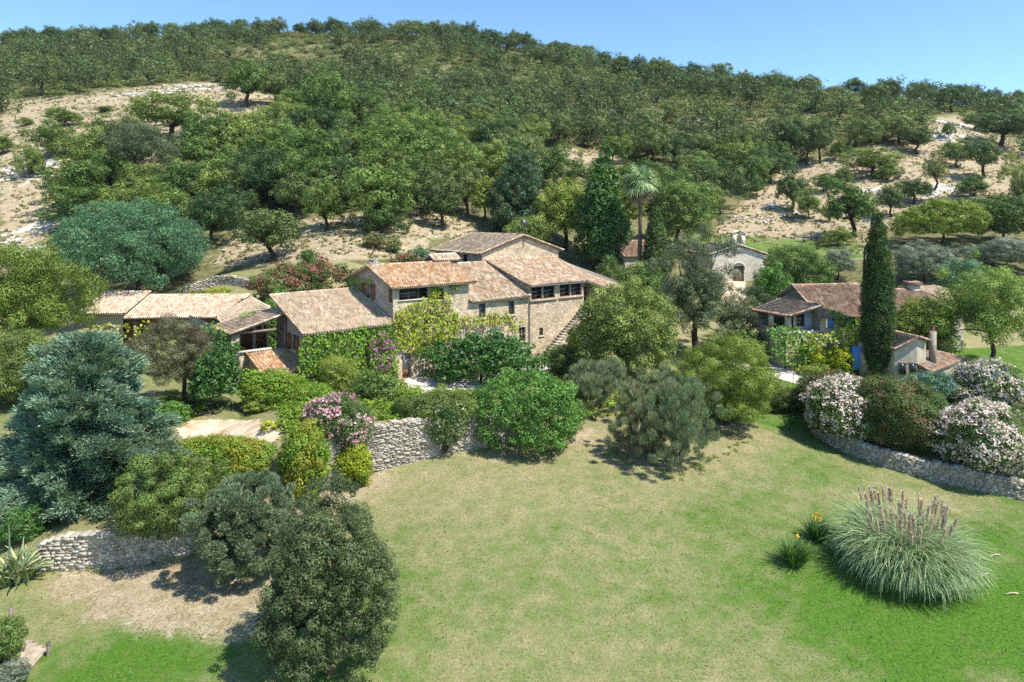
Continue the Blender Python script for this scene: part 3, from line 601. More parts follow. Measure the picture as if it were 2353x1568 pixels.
# two storey gabled block
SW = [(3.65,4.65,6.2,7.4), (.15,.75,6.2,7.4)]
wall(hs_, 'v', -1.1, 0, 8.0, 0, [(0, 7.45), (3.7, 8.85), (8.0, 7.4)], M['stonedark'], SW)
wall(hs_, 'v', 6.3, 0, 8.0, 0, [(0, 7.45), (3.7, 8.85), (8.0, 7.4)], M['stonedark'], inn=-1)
OP = [(-.55,2.2,6.35,7.25), (2.95,3.7,6.1,7.1), (1.75,2.3,3.7,4.6), (4.6,5.15,3.85,4.75), (-.27,.53,0.02,2.08), (1.38,1.72,1.35,2.15)]
wall(hs_, 'u', 0, -1.1, 6.3, -.5, 7.45, M['stone'], OP)
wall(hs_, 'u', 8.0, -1.1, 6.3, 0, 7.4, M['stone'], inn=-1)
window(hs_, 'v', -1.1, 3.65, 4.65, 6.2, 7.4, cols=2, rows=3, mat='woodpale', pane='curtain')
shutter(hs_, 'v', -1.1, 4.67, 5.35, 6.15, 7.42, label='red brown wooden shutter folded back beside the gable window'); shutter(hs_, 'v', -1.1, 2.95, 3.63, 6.15, 7.42)
door(hs_, 'v', -1.1, .15, .75, 6.2, 7.4)
window(hs_, 'u', 0, -.55, 2.2, 6.35, 7.25, cols=3, rows=1, mat='woodgrey')
for k, (a0, a1, z0, z1) in enumerate(OP[1:4]): window(hs_, 'u', 0, a0, a1, z0, z1, cols=1, rows=2, mat='woodgrey')
door(hs_, 'u', 0, -.27, .53, 0.02, 2.08, mat='woodgrey', glazed=True)
window(hs_, 'u', 0, 1.38, 1.72, 1.35, 2.15, cols=1, rows=2, mat='woodgrey')
fillbox(hs_, 'doorstep', -.45, .75, -.6, -.005, -.12, .02, 'renderpale')
roof(hs_, (-1.5,-.55,7.42), (6.65,-.55,7.42), (6.65,3.7,8.98), (-1.5,3.7,8.98), 'tileorange', 2)
roof(hs_, (6.65,8.4,7.4), (-1.5,8.4,7.4), (-1.5,3.72,8.97), (6.65,3.72,8.97), 'tileorange', 3, ridge=False)
c = MB(); c.box(-1.25,-.45,3.3,4.1,8.6,9.15); ch_ = c.build('chimney', M['stonedark'], hs_)
rng = np.random.RandomState(8); c = MB()
for k in range(9):
    an = k*.7; c.tube([(-.85+.33*math.cos(an), 3.7+.33*math.sin(an), 9.16), (-.85+.2*math.cos(an)+rng.uniform(-.15,.15), 3.7+.2*math.sin(an), 9.45+rng.uniform(0,.2))], [.11,.06], 5)
c.box(-1.15,-.55,3.4,4.0,9.42,9.5); c.build('chimney_cap', M['stonedark'], ch_)
# middle wing
OP = [(7.4,8.15,4.15,5.45), (10.72,11.45,4.15,5.4), (8.7,10.1,-.05,2.55), (12.0,12.75,1.6,2.9)]
wall(hs_, 'u', 0.001, 6.31, 13.18, -.5, 5.7, M['stone'], OP)
for a0, a1, z0, z1 in OP[:2]: window(hs_, 'u', 0, a0, a1, z0, z1, cols=1, rows=1, mat='woodgrey', pane='metal', lintel=False)
door(hs_, 'u', 0, 8.7, 10.1, -.05, 2.55, mat='woodgrey'); window(hs_, 'u', 0, 12.0, 12.75, 1.6, 2.9, cols=2, rows=2)
c = MB()
for k in range(9):
    a = math.pi*k/8; c.tube([(9.4-.85*math.cos(a), -.02, 2.2+.62*math.sin(a)), (9.4-.85*math.cos(a+math.pi/8), -.02, 2.2+.62*math.sin(a+math.pi/8))], .1, 5) if k < 8 else None
c.build('arch_stones', M['renderpale'], hs_)
roof(hs_, (6.35,-.4,5.72), (13.1,-.4,5.72), (13.1,6.3,8.55), (6.35,6.3,8.55), 'tile', 4)
# big tiled chimney between the roofs
c = MB(); c.box(5.2,7.7,3.7,4.9,7.6,9.15); ch_ = c.build('chimney', M['stonedark'], hs_)
for k in range(6):
    c = MB(); c.box(5.35+k*.4,5.55+k*.4,3.688,3.76,8.9,9.1); c.build('vent_shade_block', M['dark'], ch_)  # solid dark block on the chimney face, painted as shade in the vent
roof(ch_, (5.05,3.5,9.12), (7.85,3.5,9.12), (7.85,4.3,9.62), (5.05,4.3,9.62), 'tilepale', 5, name='chimney_roof'); roof(ch_, (7.85,5.1,9.12), (5.05,5.1,9.12), (5.05,4.31,9.61), (7.85,4.31,9.61), 'tilepale', 6, ridge=False, name='chimney_roof')
# right wing with the band of windows
OP = [(13.45,14.85,5.3,6.5), (14.95,16.45,5.3,6.5), (17.1,18.5,5.3,6.5), (18.6,20.05,5.3,6.5), (14.45,14.95,1.85,2.6)]
wall(hs_, 'u', -.003, 13.2, 20.35, -.5, 6.66, M['stone'], OP)
for a0, a1, z0, z1 in OP[:4]: window(hs_, 'u', 0, a0, a1, z0, z1, cols=1, rows=3, mat='woodgrey', pane='glass', sill=False)
s = MB(); s.box(13.3,16.65,-.14,.05,5.12,5.28); s.build('sill', M['woodpale'], hs_); s = MB(); s.box(16.95,20.25,-.14,.05,5.12,5.28); s.build('sill', M['woodpale'], hs_)
window(hs_, 'u', 0, 14.45, 14.95, 1.85, 2.6, cols=2, rows=1, mat='woodgrey')
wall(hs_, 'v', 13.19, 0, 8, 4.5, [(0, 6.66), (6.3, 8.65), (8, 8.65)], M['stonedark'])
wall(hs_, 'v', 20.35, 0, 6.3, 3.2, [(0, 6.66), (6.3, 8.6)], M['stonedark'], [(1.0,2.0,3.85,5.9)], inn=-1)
roof(hs_, (12.95,-.4,6.68), (20.35,-.4,6.68), (20.35,6.35,8.72), (12.95,6.35,8.72), 'tile', 7)
A_ = HF.at(1402, 664, z=5.9); B_ = HF.at(1461, 657, z=5.9)
roof(hs_, (20.37,-.41,6.66), (A_[0]-.2,A_[1]-.1,5.88), (22.4,6.35,8.70), (20.37,6.35,8.71), 'tile', 8)
roof(hs_, (A_[0]-.2,A_[1]-.1,5.88), (B_[0],B_[1],5.85), (B_[0]-1.2,6.5,7.0), (22.42,6.33,8.69), 'tile', 9)
b = MB(); b.tube([(13.12,-.12,5.6),(13.12,-.12,.2)], .05, 8); b.build('drainpipe', M['metal'], hs_)
b = MB(); b.tube([(12.95,-.47,6.6),(20.3,-.47,6.6)], .07, 8); b.build('gutter', M['metal'], hs_)
# porch above the stairs
for u_, v_ in ((20.9,-1.2), (22.6,-1.6)):
    b = MB(); b.box(u_-.16,u_+.16,v_-.16,v_+.16,3.6,6.0+.0*u_); b.build('porch_post', M['stonedark' if u_ < 21 else 'wood'], hs_)
fillbox(hs_, 'landing', 20.0, 24.5, -2.2, 2.0, 3.2, 3.82, 'stonedark')
wall(hs_, 'u', 1.2, 20.4, 26.5, 3.8, 6.3, M['stonedark'], [(21.1,22.0,3.85,5.9)])
door(hs_, 'u', 1.2, 21.1, 22.0, 3.85, 5.9, mat='wood')
wall(hs_, 'v', 26.5, -1.0, 6, 1.5, 6.2, M['stonedark'], inn=-1)
wall(hs_, 'u', -.9, 24.4, 26.5, 1.5, 5.9, M['stonedark'])
# stone staircase
n_st = 17; b = MB(); tr = MB()
for k in range(n_st):
    u0 = 15.1+(19.95-15.1)*k/n_st; u1 = 15.1+(19.95-15.1)*(k+1)/n_st; z = .2+(3.82-.2)*(k+1)/n_st
    b.box(u0, u1+.0, -1.05, -.02, -.6, z-.075); tr.box(u0-.09, u1+.02, -1.1, -.02, z-.07, z)
st = b.build('staircase', M['stonedark'], hs_); tr.build('treads', M['renderpale'], st)
b = MB(); b.hexa([(14.9,-1.42,-.8),(20.4,-1.42,-.8),(20.4,-1.12,-.8),(14.9,-1.12,-.8),(14.9,-1.42,.35),(20.4,-1.42,4.35),(20.4,-1.12,4.35),(14.9,-1.12,.35)]); b.build('stair_parapet', M['stone'], hs_)
# back block with the big gable
wall(hs_, 'u', 6.45, 12.6, 23.0, 5.5, [(12.6, 9.5), (17.8, 11.05), (23.0, 9.5)], M['stone'])
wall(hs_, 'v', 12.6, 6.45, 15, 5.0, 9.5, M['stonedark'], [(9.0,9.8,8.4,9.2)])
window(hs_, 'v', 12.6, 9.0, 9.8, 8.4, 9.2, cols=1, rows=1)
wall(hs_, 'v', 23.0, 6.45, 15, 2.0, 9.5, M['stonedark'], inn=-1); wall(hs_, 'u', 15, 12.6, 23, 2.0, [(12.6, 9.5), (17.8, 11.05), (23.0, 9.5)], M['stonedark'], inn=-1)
roof(hs_, (12.1,15.4,9.42), (12.1,6.15,9.42), (17.8,6.15,11.18), (17.8,15.4,11.18), 'tile', 10)
roof(hs_, (23.5,6.15,9.42), (23.5,15.4,9.42), (17.81,15.4,11.17), (17.81,6.15,11.17), 'tile', 11, ridge=False)
b = MB(); b.tube([(17.9,6.3,9.9),(17.9,6.3,12.7)], .045, 6); an_ = b.build('antenna_mast', M['metal'], hs_)
b = MB(); b.box(17.75,18.15,6.2,6.34,12.2,12.75); b.tube([(17.6,6.25,12.5),(18.3,6.25,12.62)], .03, 5); b.build('antenna', M['metal'], an_)
# porch on the left side of the front block
zr = lambda u: 4.40+(u+12.5)*(5.62-4.40)/4.3
roof(hs_, (-12.55,8.2,4.42), (-12.55,3.75,4.42), (-8.22,3.75,5.62), (-8.22,8.2,5.62), 'tile', 12, ridge=False)
wall(hs_, 'u', 4.2, -12.3, -8.2, -1.0, 2.9, M['stone'])
wall(hs_, 'v', -12.3, 4.2, 8, -1, 4.3, M['stonedark'], [(4.9,5.5,2.9,3.9)]); wall(hs_, 'u', 7.9, -12.3, -8.2, 0, 4.4, M['renderpale'])
fillbox(hs_, 'floor', -12.29, -8.21, 4.22, 7.88, 2.1, 2.2, 'renderpale')
fillbox(hs_, 'pillar', -12.3, -11.75, 4.05, 4.55, 2.5, 4.32, 'stone'); fillbox(hs_, 'parapet_coping', -11.74, -9.3, 4.05, 4.5, 2.9, 3.02, 'renderpale')
b = MB(); b.box(-12.4,-8.22,3.95,4.15,4.32,4.5); b.hexa([(-12.4,3.93,4.27),(-8.22,3.93,5.44),(-8.22,4.1,5.44),(-12.4,4.1,4.27),(-12.4,3.93,4.4),(-8.22,3.93,5.58),(-8.22,4.1,5.58),(-12.4,4.1,4.4)])
b.box(-10.1,-9.95,3.98,4.12,4.5,5.0); b.build('roof_beam', M['woodgrey'], hs_)
b = MB(); b.box(-8.42,-8.23,3.9,4.15,2.2,5.5); b.build('porch_post', M['woodgrey'], hs_)
door(hs_, 'u', 7.9, -10.4, -9.5, 2.22, 4.2, mat='wood', din=-.1); door(hs_, 'u', 7.9, -9.2, -8.4, 2.22, 4.2, mat='wood', din=-.1)
# little lean-to below the porch
wall(hs_, 'u', .9, -11.0, -8.22, -1.5, 1.7, M['stone']); wall(hs_, 'v', -11.0, .9, 4.15, -1.5, [(.9, 1.7), (4.15, 2.7)], M['stone'])
roof(hs_, (-11.2,.3,1.72), (-8.22,.3,1.72), (-8.22,4.15,2.84), (-11.2,4.15,2.84), 'tileorange', 13, ridge=False)
# link roof between porch and annexe
pts = [HF.at(498, 733, z=4.7), HF.at(515, 752, z=4.5), HF.at(620, 705, z=5.55), HF.at(578, 682, z=5.5)]
b = MB(); b.hexa([tuple(p-np.array([0,0,.2])) for p in pts]+[tuple(p) for p in pts]); 
roof(hs_, pts[0], pts[1], pts[2], pts[3], 'tilepale', 14, ridge=False)
wall(hs_, 'v', -12.2, 8.1, 16, 0, 4.5, M['stonedark'])
# ------------------------------------------------------------------ the long annexe with the arch
AF = Frame((PY(196, 719, 63)[0], 63, 0), 5.5)
ax_ = thing('annexe', 'low stone annexe with an arched doorway and a long pale tiled roof', 'annexe', AF.o, AF.th)
zt = CAMH-(719-500)/F*63
def arch_cut(parent, u0, u1, zb, zs):
    """stone arch ring and dark doorway set into the wall"""
    b = MB(); r = (u1-u0)/2; c = (u0+u1)/2
    for k in range(10):
        a = math.pi*k/10; a2 = math.pi*(k+1)/10; b.tube([(c-r*math.cos(a), -.03, zs+r*math.sin(a)), (c-r*math.cos(a2), -.03, zs+r*math.sin(a2))], .13, 5)
    b.build('arch', M['renderpale'], parent)
    d = MB(); V = [(u0, .02, zb), (u1, .02, zb)]+[(c+r*math.cos(math.pi*k/12), .02, zs+r*math.sin(math.pi*k/12)) for k in range(13)]
    d.add(V+[(x, .35, z) for x, y, z in V], [list(range(len(V)))]); d.box(u0+.1, u1-.1, .3, .36, zb, zs+r*.7); o = d.build('doorway', M['wood'], parent); return o
ua = AF.at(232, 758, v=0)[0]; ub = AF.at(273, 758, v=0)[0]; ue = AF.at(288, 715, v=0)[0]; u2 = AF.at(500, 727, v=-.5)[0]
wall(ax_, 'u', 0, 0, ue-.2, -1, zt-.1, M['render']); wall(ax_, 'v', 0, 0, 4.5, -1, [(0, zt-.1), (4.5, zt+1.2)], M['render'])
wall(ax_, 'u', 4.6, 0, u2, 0, zt+1.2, M['render'], inn=-1)
fillbox(ax_, 'string_course', -.02, ue-.15, -.06, -.004, zt-1.25, zt-1.12, 'renderpale')
arch_cut(ax_, ua, ub, .2, 2.25)
roof(ax_, (-.5,-.45,zt-.08), (ue+.1,-.45,zt-.08), (ue+.3,4.7,zt+1.4), (-.5,4.7,zt+1.4), 'tilepale', 20)
zt2 = AF.at(400, 730, v=-.6)[2]
roof(ax_, (ue+.15,-.7,zt2), (u2,-.7,zt2), (AF.at(575, 680, v=4.3)[0],4.3,zt2+1.5), (ue+.35,4.3,zt2+1.5), 'tilepale', 21)
wall(ax_, 'u', .4, ue-.2, u2, -1, zt2-.15, M['wood'], [(ue+1.2,ue+2.6,.3,2.4), (ue+3.2,ue+4.6,.3,2.4)])
for k in range(4):
    b = MB(); uu = ue+1.0+k*(u2-ue-1.4)/3; b.box(uu-.13,uu+.13,-.35,-.1,0,zt2-.1); b.build('porch_post', M['woodgrey'], ax_)
for a0 in (ue+1.2, ue+3.2): window(ax_, 'u', .4, a0, a0+1.4, .3, 2.4, cols=2, rows=2, sill=False)
# ------------------------------------------------------------------ the cottage on the right
CF = Frame((27.2, 59, 0), 10)
ct = thing('stone_cottage', 'stone cottage with blue shutters and a tiled porch beside the tall cypress', 'cottage', CF.o, CF.th)
OP = [(-.1,.5,3.45,4.3+.2), (2.2,2.9,3.4,4.1)]
wall(ct, 'u', 0, -.6, 5.4, 0, 4.45, M['stone'], [(-.05,.6,3.4,4.35), (2.2,2.9,3.3,4.1)])
wall(ct, 'v', -.6, 0, 7.6, 0, [(0, 4.45), (3.8, 6.62), (7.6, 4.6)], M['stonedark'])
wall(ct, 'v', 5.4, 0, 7.6, 0, [(0, 4.45), (3.8, 6.62), (7.6, 4.6)], M['stone'], inn=-1)
shutter(ct, 'u', 0, .02, .62, 3.4, 4.4, mat='blueshutter', label='bright blue wooden shutter closed on the upper floor'); window(ct, 'u', 0, 2.2, 2.9, 3.3, 4.1, cols=2, rows=2, mat='blueshutter')
roof(ct, (-.9,-.45,4.42), (5.7,-.45,4.42), (5.7,3.8,6.78), (-.9,3.8,6.78), 'tilered', 30)
roof(ct, (5.7,8.0,4.5), (-.9,8.0,4.5), (-.9,3.81,6.77), (5.7,3.81,6.77), 'tilered', 31, ridge=False)
roof(ct, (-4.4,4.6,4.45), (-3.75,-.35,4.62), (-.62,-.35,5.45), (-.62,4.6,5.75), 'tilered', 32, ridge=False)
fillbox(ct, 'porch_floor', -4.0, -.6, -.1, 4.4, 3.0, 3.2, 'renderpale'); wall(ct, 'u', 4.4, -4.0, -.6, 0, 4.7, M['stonedark'], inn=-1)
wall(ct, 'u', -.05, -3.9, -.6, 0, 3.0, M['stone'], [(-2.2,-1.3,0,2.1)]); wall(ct, 'v', -4.0, 0, 4.4, 0, 3.1, M['stone'])
door(ct, 'u', -.05, -2.2, -1.3, .02, 2.1, mat='woodgrey')
fillbox(ct, 'pillar', -3.75, -3.35, 0, .4, 3.2, 4.62, 'stone'); fillbox(ct, 'pillar', -4.0, -3.65, 2.2, 2.6, 3.2, 4.5, 'stone')
b = MB(); b.hexa([(-3.75,-.2,4.42),(-.6,-.2,5.2),(-.6,0,5.2),(-3.75,0,4.42),(-3.75,-.2,4.56),(-.6,-.2,5.36),(-.6,0,5.36),(-3.75,0,4.56)]); b.build('roof_beam', M['woodgrey'], ct)
fillbox(ct, 'porch_wall', -2.5, -.62, 1.0, 1.1, 3.2, 5.0, 'renderpale'); window(ct, 'u', 1.0, -2.3, -1.6, 3.5, 4.7, cols=2, rows=3, mat='woodpale', sill=False, inn=-1)
window(ct, 'u', .78, -2.3, -1.65, 3.5, 4.7, cols=2, rows=3, mat='woodpale', sill=False); shutter(ct, 'u', .95, -1.55, -.85, 3.25, 4.85, mat='greyblue')
# rear wing
bw = thing('rear_cottage_wing', 'low tiled wing with a square capped chimney behind the tall cypress', 'cottage wing', CF.world((11.0, 4.2, 0)), CF.th)
roof(bw, (-4,-1.5,4.3), (4.0,-1.5,4.3), (3.4,2.0,5.9), (-4,2.0,5.9), 'tilered', 33); wall(bw, 'u', -1.2, -4, 3.8, 0, 4.2, M['stone']); wall(bw, 'u', 2.5, -4, 6, 0, 5.5, M['stone'], inn=-1)
wall(bw, 'v', 3.8, -1.2, 2.5, 0, 4.2, M['stone'], inn=-1)
roof(bw, (4.2,-.6,5.0), (6.6,-.2,5.5), (6.0,3.0,6.1), (3.6,3.0,6.0), 'tilepale', 34, ridge=False); wall(bw, 'u', -.1, 3.9, 6.4, 0, 4.9, M['renderpale'], [(4.3,5.0,3.6,4.4)]); wall(bw, 'v', 6.4, -.1, 3, 0, 5.2, M['renderpale'], inn=-1)
window(bw, 'u', -.1, 4.3, 5.0, 3.6, 4.4, cols=2, rows=1)
c = MB(); c.box(2.3,3.2,1.6,2.3,5.2,6.35); ch_ = c.build('chimney', M['renderpale'], bw); roof(ch_, (2.1,1.4,6.5), (3.4,1.4,6.5), (3.4,2.5,6.62), (2.1,2.5,6.62), 'tilered', 35, ridge=False, name='chimney_roof')
c = MB(); [c.box(2.35+k*.55,2.5+k*.55,1.7,2.2,6.35,6.46) for k in range(2)]; c.build('chimney_vent_shade', M['dark'], ch_)  # dark blocks painted as shade in the gap under the cap
# low outbuilding right of the cypress
ob = thing('low_outbuilding', 'low stone outbuilding with two tiled roofs and a slim chimney right of the tall cypress', 'outbuilding')
e0, e1, r1, r0 = PY(1936,772,60), PY(2056,803,55.4), PY(2112,775,55.1), PY(1990,752,59.4)
roof(ob, e0, e1, r1, r0, 'tilered', 36)
q1 = PY(2137,783,55.6); q0 = PY(2040,757,60.2)
roof(ob, q1, q0, r0, r1, 'tilered', 37, ridge=False)
def vwall(parent, pts, zb, mat, name='wall'):
    b = MB()
    for a, c in zip(pts[:-1], pts[1:]): b.quad((a[0], a[1], zb), (c[0], c[1], zb), (c[0], c[1], c[2]), (a[0], a[1], a[2]))
    return b.build(name, mat, parent)
sh = lambda p, dx, dy, dz=-.12: (p[0]+dx, p[1]+dy, p[2]+dz)
vwall(ob, [sh(e1, .15, .3), sh(r1, 0, .3), sh(q1, -.15, .3)], -.6, M['render']); vwall(ob, [sh(e0, .3, 0), sh(e1, .15, .3)], -.6, M['stone'])
vwall(ob, [sh(q1, -.15, .3), sh(q0, -.2, 0)], -.6, M['stone'])
t0, t1, b1, b0 = PY(2056,811,56.6), PY(2136,805,57.6), PY(2224,824,58.6), PY(2143,856,54.6)
roof(ob, b0, b1, t1, t0, 'tilered', 38, ridge=False)
vwall(ob, [sh(t0, .1, .1), sh(b0, -.1, .3)], -.8, M['stone']); vwall(ob, [sh(b0, -.1, .3), sh(b1, -.2, 0)], -.8, M['stone'])
ob['_'] = 0; del ob['_']
for px in (2068, 2091):
    pw = np.array(PY(px, 846, 55.9 if px < 2080 else 55.4)); b = MB(); b.box(pw[0]-.3, pw[0]+.3, pw[1]-.42, pw[1]-.34, pw[2]-.42, pw[2]+.42); b.box(pw[0]-.36, pw[0]+.36, pw[1]-.46, pw[1]-.3, pw[2]+.43, pw[2]+.52); w_ = b.build('window', M['woodgrey'], ob)
    b = MB(); b.box(pw[0]-.24, pw[0]+.24, pw[1]-.45, pw[1]-.425, pw[2]-.36, pw[2]+.36); b.build('pane', M['glass'], w_)
pc = np.array(PY(2143, 803, 56.2)); b = MB(); b.box(pc[0]-.2, pc[0]+.2, pc[1]-.2, pc[1]+.2, pc[2]-1.5, pc[2]+1.5); ch_ = b.build('chimney', M['stonedark'], ob)
b = MB(); b.tube([(pc[0], pc[1], pc[2]+1.56), (pc[0], pc[1], pc[2]+1.95)], [.17,.13], 10); b.build('chimney_pot', M['wood'], ch_)
pd = np.array(PY(1967, 851, 57)); b = MB()
for k in range(5): b.box(pd[0]-.34+k*.136, pd[0]-.34+(k+1)*.136-.01, pd[1]-.05, pd[1], pd[2], pd[2]+1.98)
for zz in (.3, 1.0, 1.6): b.box(pd[0]-.33, pd[0]+.33, pd[1]-.08, pd[1]-.052, pd[2]+zz, pd[2]+zz+.1)
o = b.build('door', M['blueshutter'], ob); o['label'] = 'tall bright blue plank door standing open at the left end'
b = MB(); b.box(pd[0]+.4, pd[0]+1.6, pd[1]+.1, pd[1]+.5, pd[2]-.5, pd[2]+2.3); b.build('wall', M['stone'], ob)
# ------------------------------------------------------------------ chapel with bell gable
cp_ = hit(1697, 652); KF = Frame((PY(1697, 600, 90)[0], 90, 4.3), 3)
ch = thing('stone_chapel', 'small pale stone chapel with an open bell gable in front of the green meadow', 'chapel', KF.o, KF.th)
wall(ch, 'u', 0, -3.5, 3.5, -1, [(-3.5, 3.9), (0, 5.05), (3.5, 3.9)], M['chapelstone'], [(-.75,.75,-.3,2.3)])
wall(ch, 'v', -3.5, 0, 10, -1, 3.9, M['chapelstone']); wall(ch, 'v', 3.5, 0, 10, -1, 3.9, M['chapelstone'], inn=-1); wall(ch, 'u', 10, -3.5, 3.5, -1, [(-3.5, 3.9), (0, 5.05), (3.5, 3.9)], M['chapelstone'], inn=-1)
roof(ch, (-3.9,10.3,3.82), (-3.9,-.2,3.82), (0,-.2,5.12), (0,10.3,5.12), 'tilepale', 40); roof(ch, (3.9,-.2,3.82), (3.9,10.3,3.82), (.01,10.3,5.11), (.01,-.2,5.11), 'tilepale', 41, ridge=False)
b = MB(); b.box(-.85,-.32,-.12,.55,4.7,6.55); b.box(.32,.85,-.12,.55,4.7,6.55); b.box(-.85,.85,-.12,.55,4.2,4.85)
for k in range(8):
    a = math.pi*k/8; a2 = math.pi*(k+1)/8; x0, x1 = -.32*math.cos(a), -.32*math.cos(a2); z0, z1 = 6.0+.32*math.sin(a), 6.0+.32*math.sin(a2)
    b.hexa([(x0,-.12,z0),(x1,-.12,z1),(x1,.55,z1),(x0,.55,z0),(x0,-.12,6.56),(x1,-.12,6.56),(x1,.55,6.56),(x0,.55,6.56)])
bg = b.build('bell_gable', M['chapelstone'], ch)
b = MB(); b.hexa([(-1.05,-.25,6.56),(0,-.25,6.9),(0,.68,6.9),(-1.05,.68,6.56),(-1.05,-.25,6.66),(0,-.25,7.0),(0,.68,7.0),(-1.05,.68,6.66)]); b.hexa([(0,-.25,6.9),(1.05,-.25,6.56),(1.05,.68,6.56),(0,.68,6.9),(0,-.25,7.0),(1.05,-.25,6.66),(1.05,.68,6.66),(0,.68,7.0)]); b.build('bell_gable_cap', M['tilepale'], bg)
b = MB(); b.tube([(0,.2,5.35),(0,.2,5.5),(0,.2,5.75),(0,.2,5.85)], [.22,.17,.12,.03], 10); b.tube([(-.32,.2,5.88),(.32,.2,5.88)], .03, 6); b.build('bell', M['metal'], bg)
b = MB(); b.tube([(0,-.03,4.35),(0,.3,4.35)], [.24,.24], 14); V = [(0+.2*math.cos(k*math.pi/7), -.035, 4.35+.2*math.sin(k*math.pi/7)) for k in range(14)]; b.add(V, [list(range(14))]); b.build('round_window', M['dark'], ch)
door(ch, 'u', 0, -.75, .75, -.3, 2.2, mat='woodgrey')
b = MB()
for k in range(8):
    a = math.pi*k/8; a2 = math.pi*(k+1)/8; b.tube([(-.85*math.cos(a), -.03, 2.0+.75*math.sin(a)), (-.85*math.cos(a2), -.03, 2.0+.75*math.sin(a2))], .11, 5)
b.build('arch', M['renderpale'], ch)
# ------------------------------------------------------------------ small outbuilding behind the palm
SF = Frame(PY(1436, 640, 86), 25); SF.o[2] = gz(SF.o[0], SF.o[1])
sb = thing('small_outbuilding', 'small ochre outbuilding with a tiled roof and chimney half hidden behind the palm trunk', 'outbuilding', SF.o, SF.th)
zt = CAMH-(588-500)/F*86-SF.o[2]
wall(sb, 'v', 0, 0, 5, -1, [(0, zt), (2.5, zt+1.6), (5, zt)], M['render']); wall(sb, 'u', 0, 0, 4.5, -1, zt, M['render'], [(1.6,2.4,1.2,2.2)]); wall(sb, 'v', 4.5, 0, 5, -1, [(0, zt), (2.5, zt+1.6), (5, zt)], M['render'], inn=-1)
window(sb, 'u', 0, 1.6, 2.4, 1.2, 2.2)
roof(sb, (-.3,-.4,zt-.1), (4.8,-.4,zt-.1), (4.8,2.5,zt+1.75), (-.3,2.5,zt+1.75), 'tilered', 42); roof(sb, (4.8,5.4,zt-.1), (-.3,5.4,zt-.1), (-.3,2.51,zt+1.74), (4.8,2.51,zt+1.74), 'tilered', 43, ridge=False)
c = MB(); c.box(1.2,1.9,2.2,2.9,zt+1.2,zt+2.4); ch_ = c.build('chimney', M['stonedark'], sb); roof(ch_, (1.0,2.0,zt+2.42), (2.1,2.0,zt+2.42), (2.1,2.55,zt+2.85), (1.0,2.55,zt+2.85), 'tilered', 44, name='chimney_roof')
roof(ch_, (2.1,3.1,zt+2.42), (1.0,3.1,zt+2.42), (1.0,2.56,zt+2.84), (2.1,2.56,zt+2.84), 'tilered', 45, name='chimney_roof', ridge=False)
# ------------------------------------------------------------------ foliage
def unit(v): return v/(np.linalg.norm(v, axis=-1, keepdims=True)+1e-9)
def leaves(mb, rng, puffs, size, cov=1.0, asp=.55, outw=.72, up=.18, hue=0., cap=110000, droop=0., mi=0, lo=.5, inner=.35):
    """leaf quads spread through the outer part of a list of puffs (x, y, z, rx, ry, rz)"""
    P = np.asarray(puffs, float); A = 4*np.pi*((P[:, 3]*P[:, 4])**1.6/3+(P[:, 3]*P[:, 5])**1.6/3+(P[:, 4]*P[:, 5])**1.6/3)**(1/1.6)
    n = int(min(cap, cov*A.sum()*.62/(size*size*asp*.55))); pi = rng.choice(len(P), n, p=A/A.sum())
    d = unit(rng.normal(size=(n, 3))); r = 1-inner*rng.rand(n)**1.5+rng.normal(size=n)*.05
    pt = rng.rand(len(P))
    sd_ = unit(rng.normal(size=(len(P), 4, 3))+np.array([0, 0, .35])); so_ = rng.rand(n) < .10; k4 = rng.randint(4, size=n)
    d = np.where(so_[:, None], unit(sd_[pi, k4]+rng.normal(size=(n, 3))*.13), d); r = np.where(so_, rng.uniform(.9, 1.42, n), r)
    C = P[pi, :3]+d*r[:, None]*P[pi, 3:6]
    nr = unit(unit(d/P[pi, 3:6])*outw+unit(rng.normal(size=(n, 3)))*(1-outw)+np.array([0, 0, up]))
    t = unit(np.cross(nr, rng.normal(size=(n, 3)))); t[:, 2] -= droop; t = unit(t); s = np.cross(nr, t)
    L = (size*rng.uniform(.6, 1.25, n))[:, None]; Wd = L*asp
    V = np.stack([C-t*L*.5, C+s*Wd*.5+nr*L*.06, C+t*L*.5-nr*L*.05, C-s*Wd*.5+nr*L*.06], 1).reshape(-1, 3)
    tint = np.clip(lo*rng.rand(n)+(1-lo)*pt[pi]*.9+.05*rng.normal(size=n), 0, 1)
    hv = hue*rng.rand(len(P))[pi]**2*1.6 if hue else 0.
    mb.add(V, np.arange(n*4).reshape(-1, 4), tint=tint, hue=np.clip(hv, 0, 1), mi=mi)
    return C, d
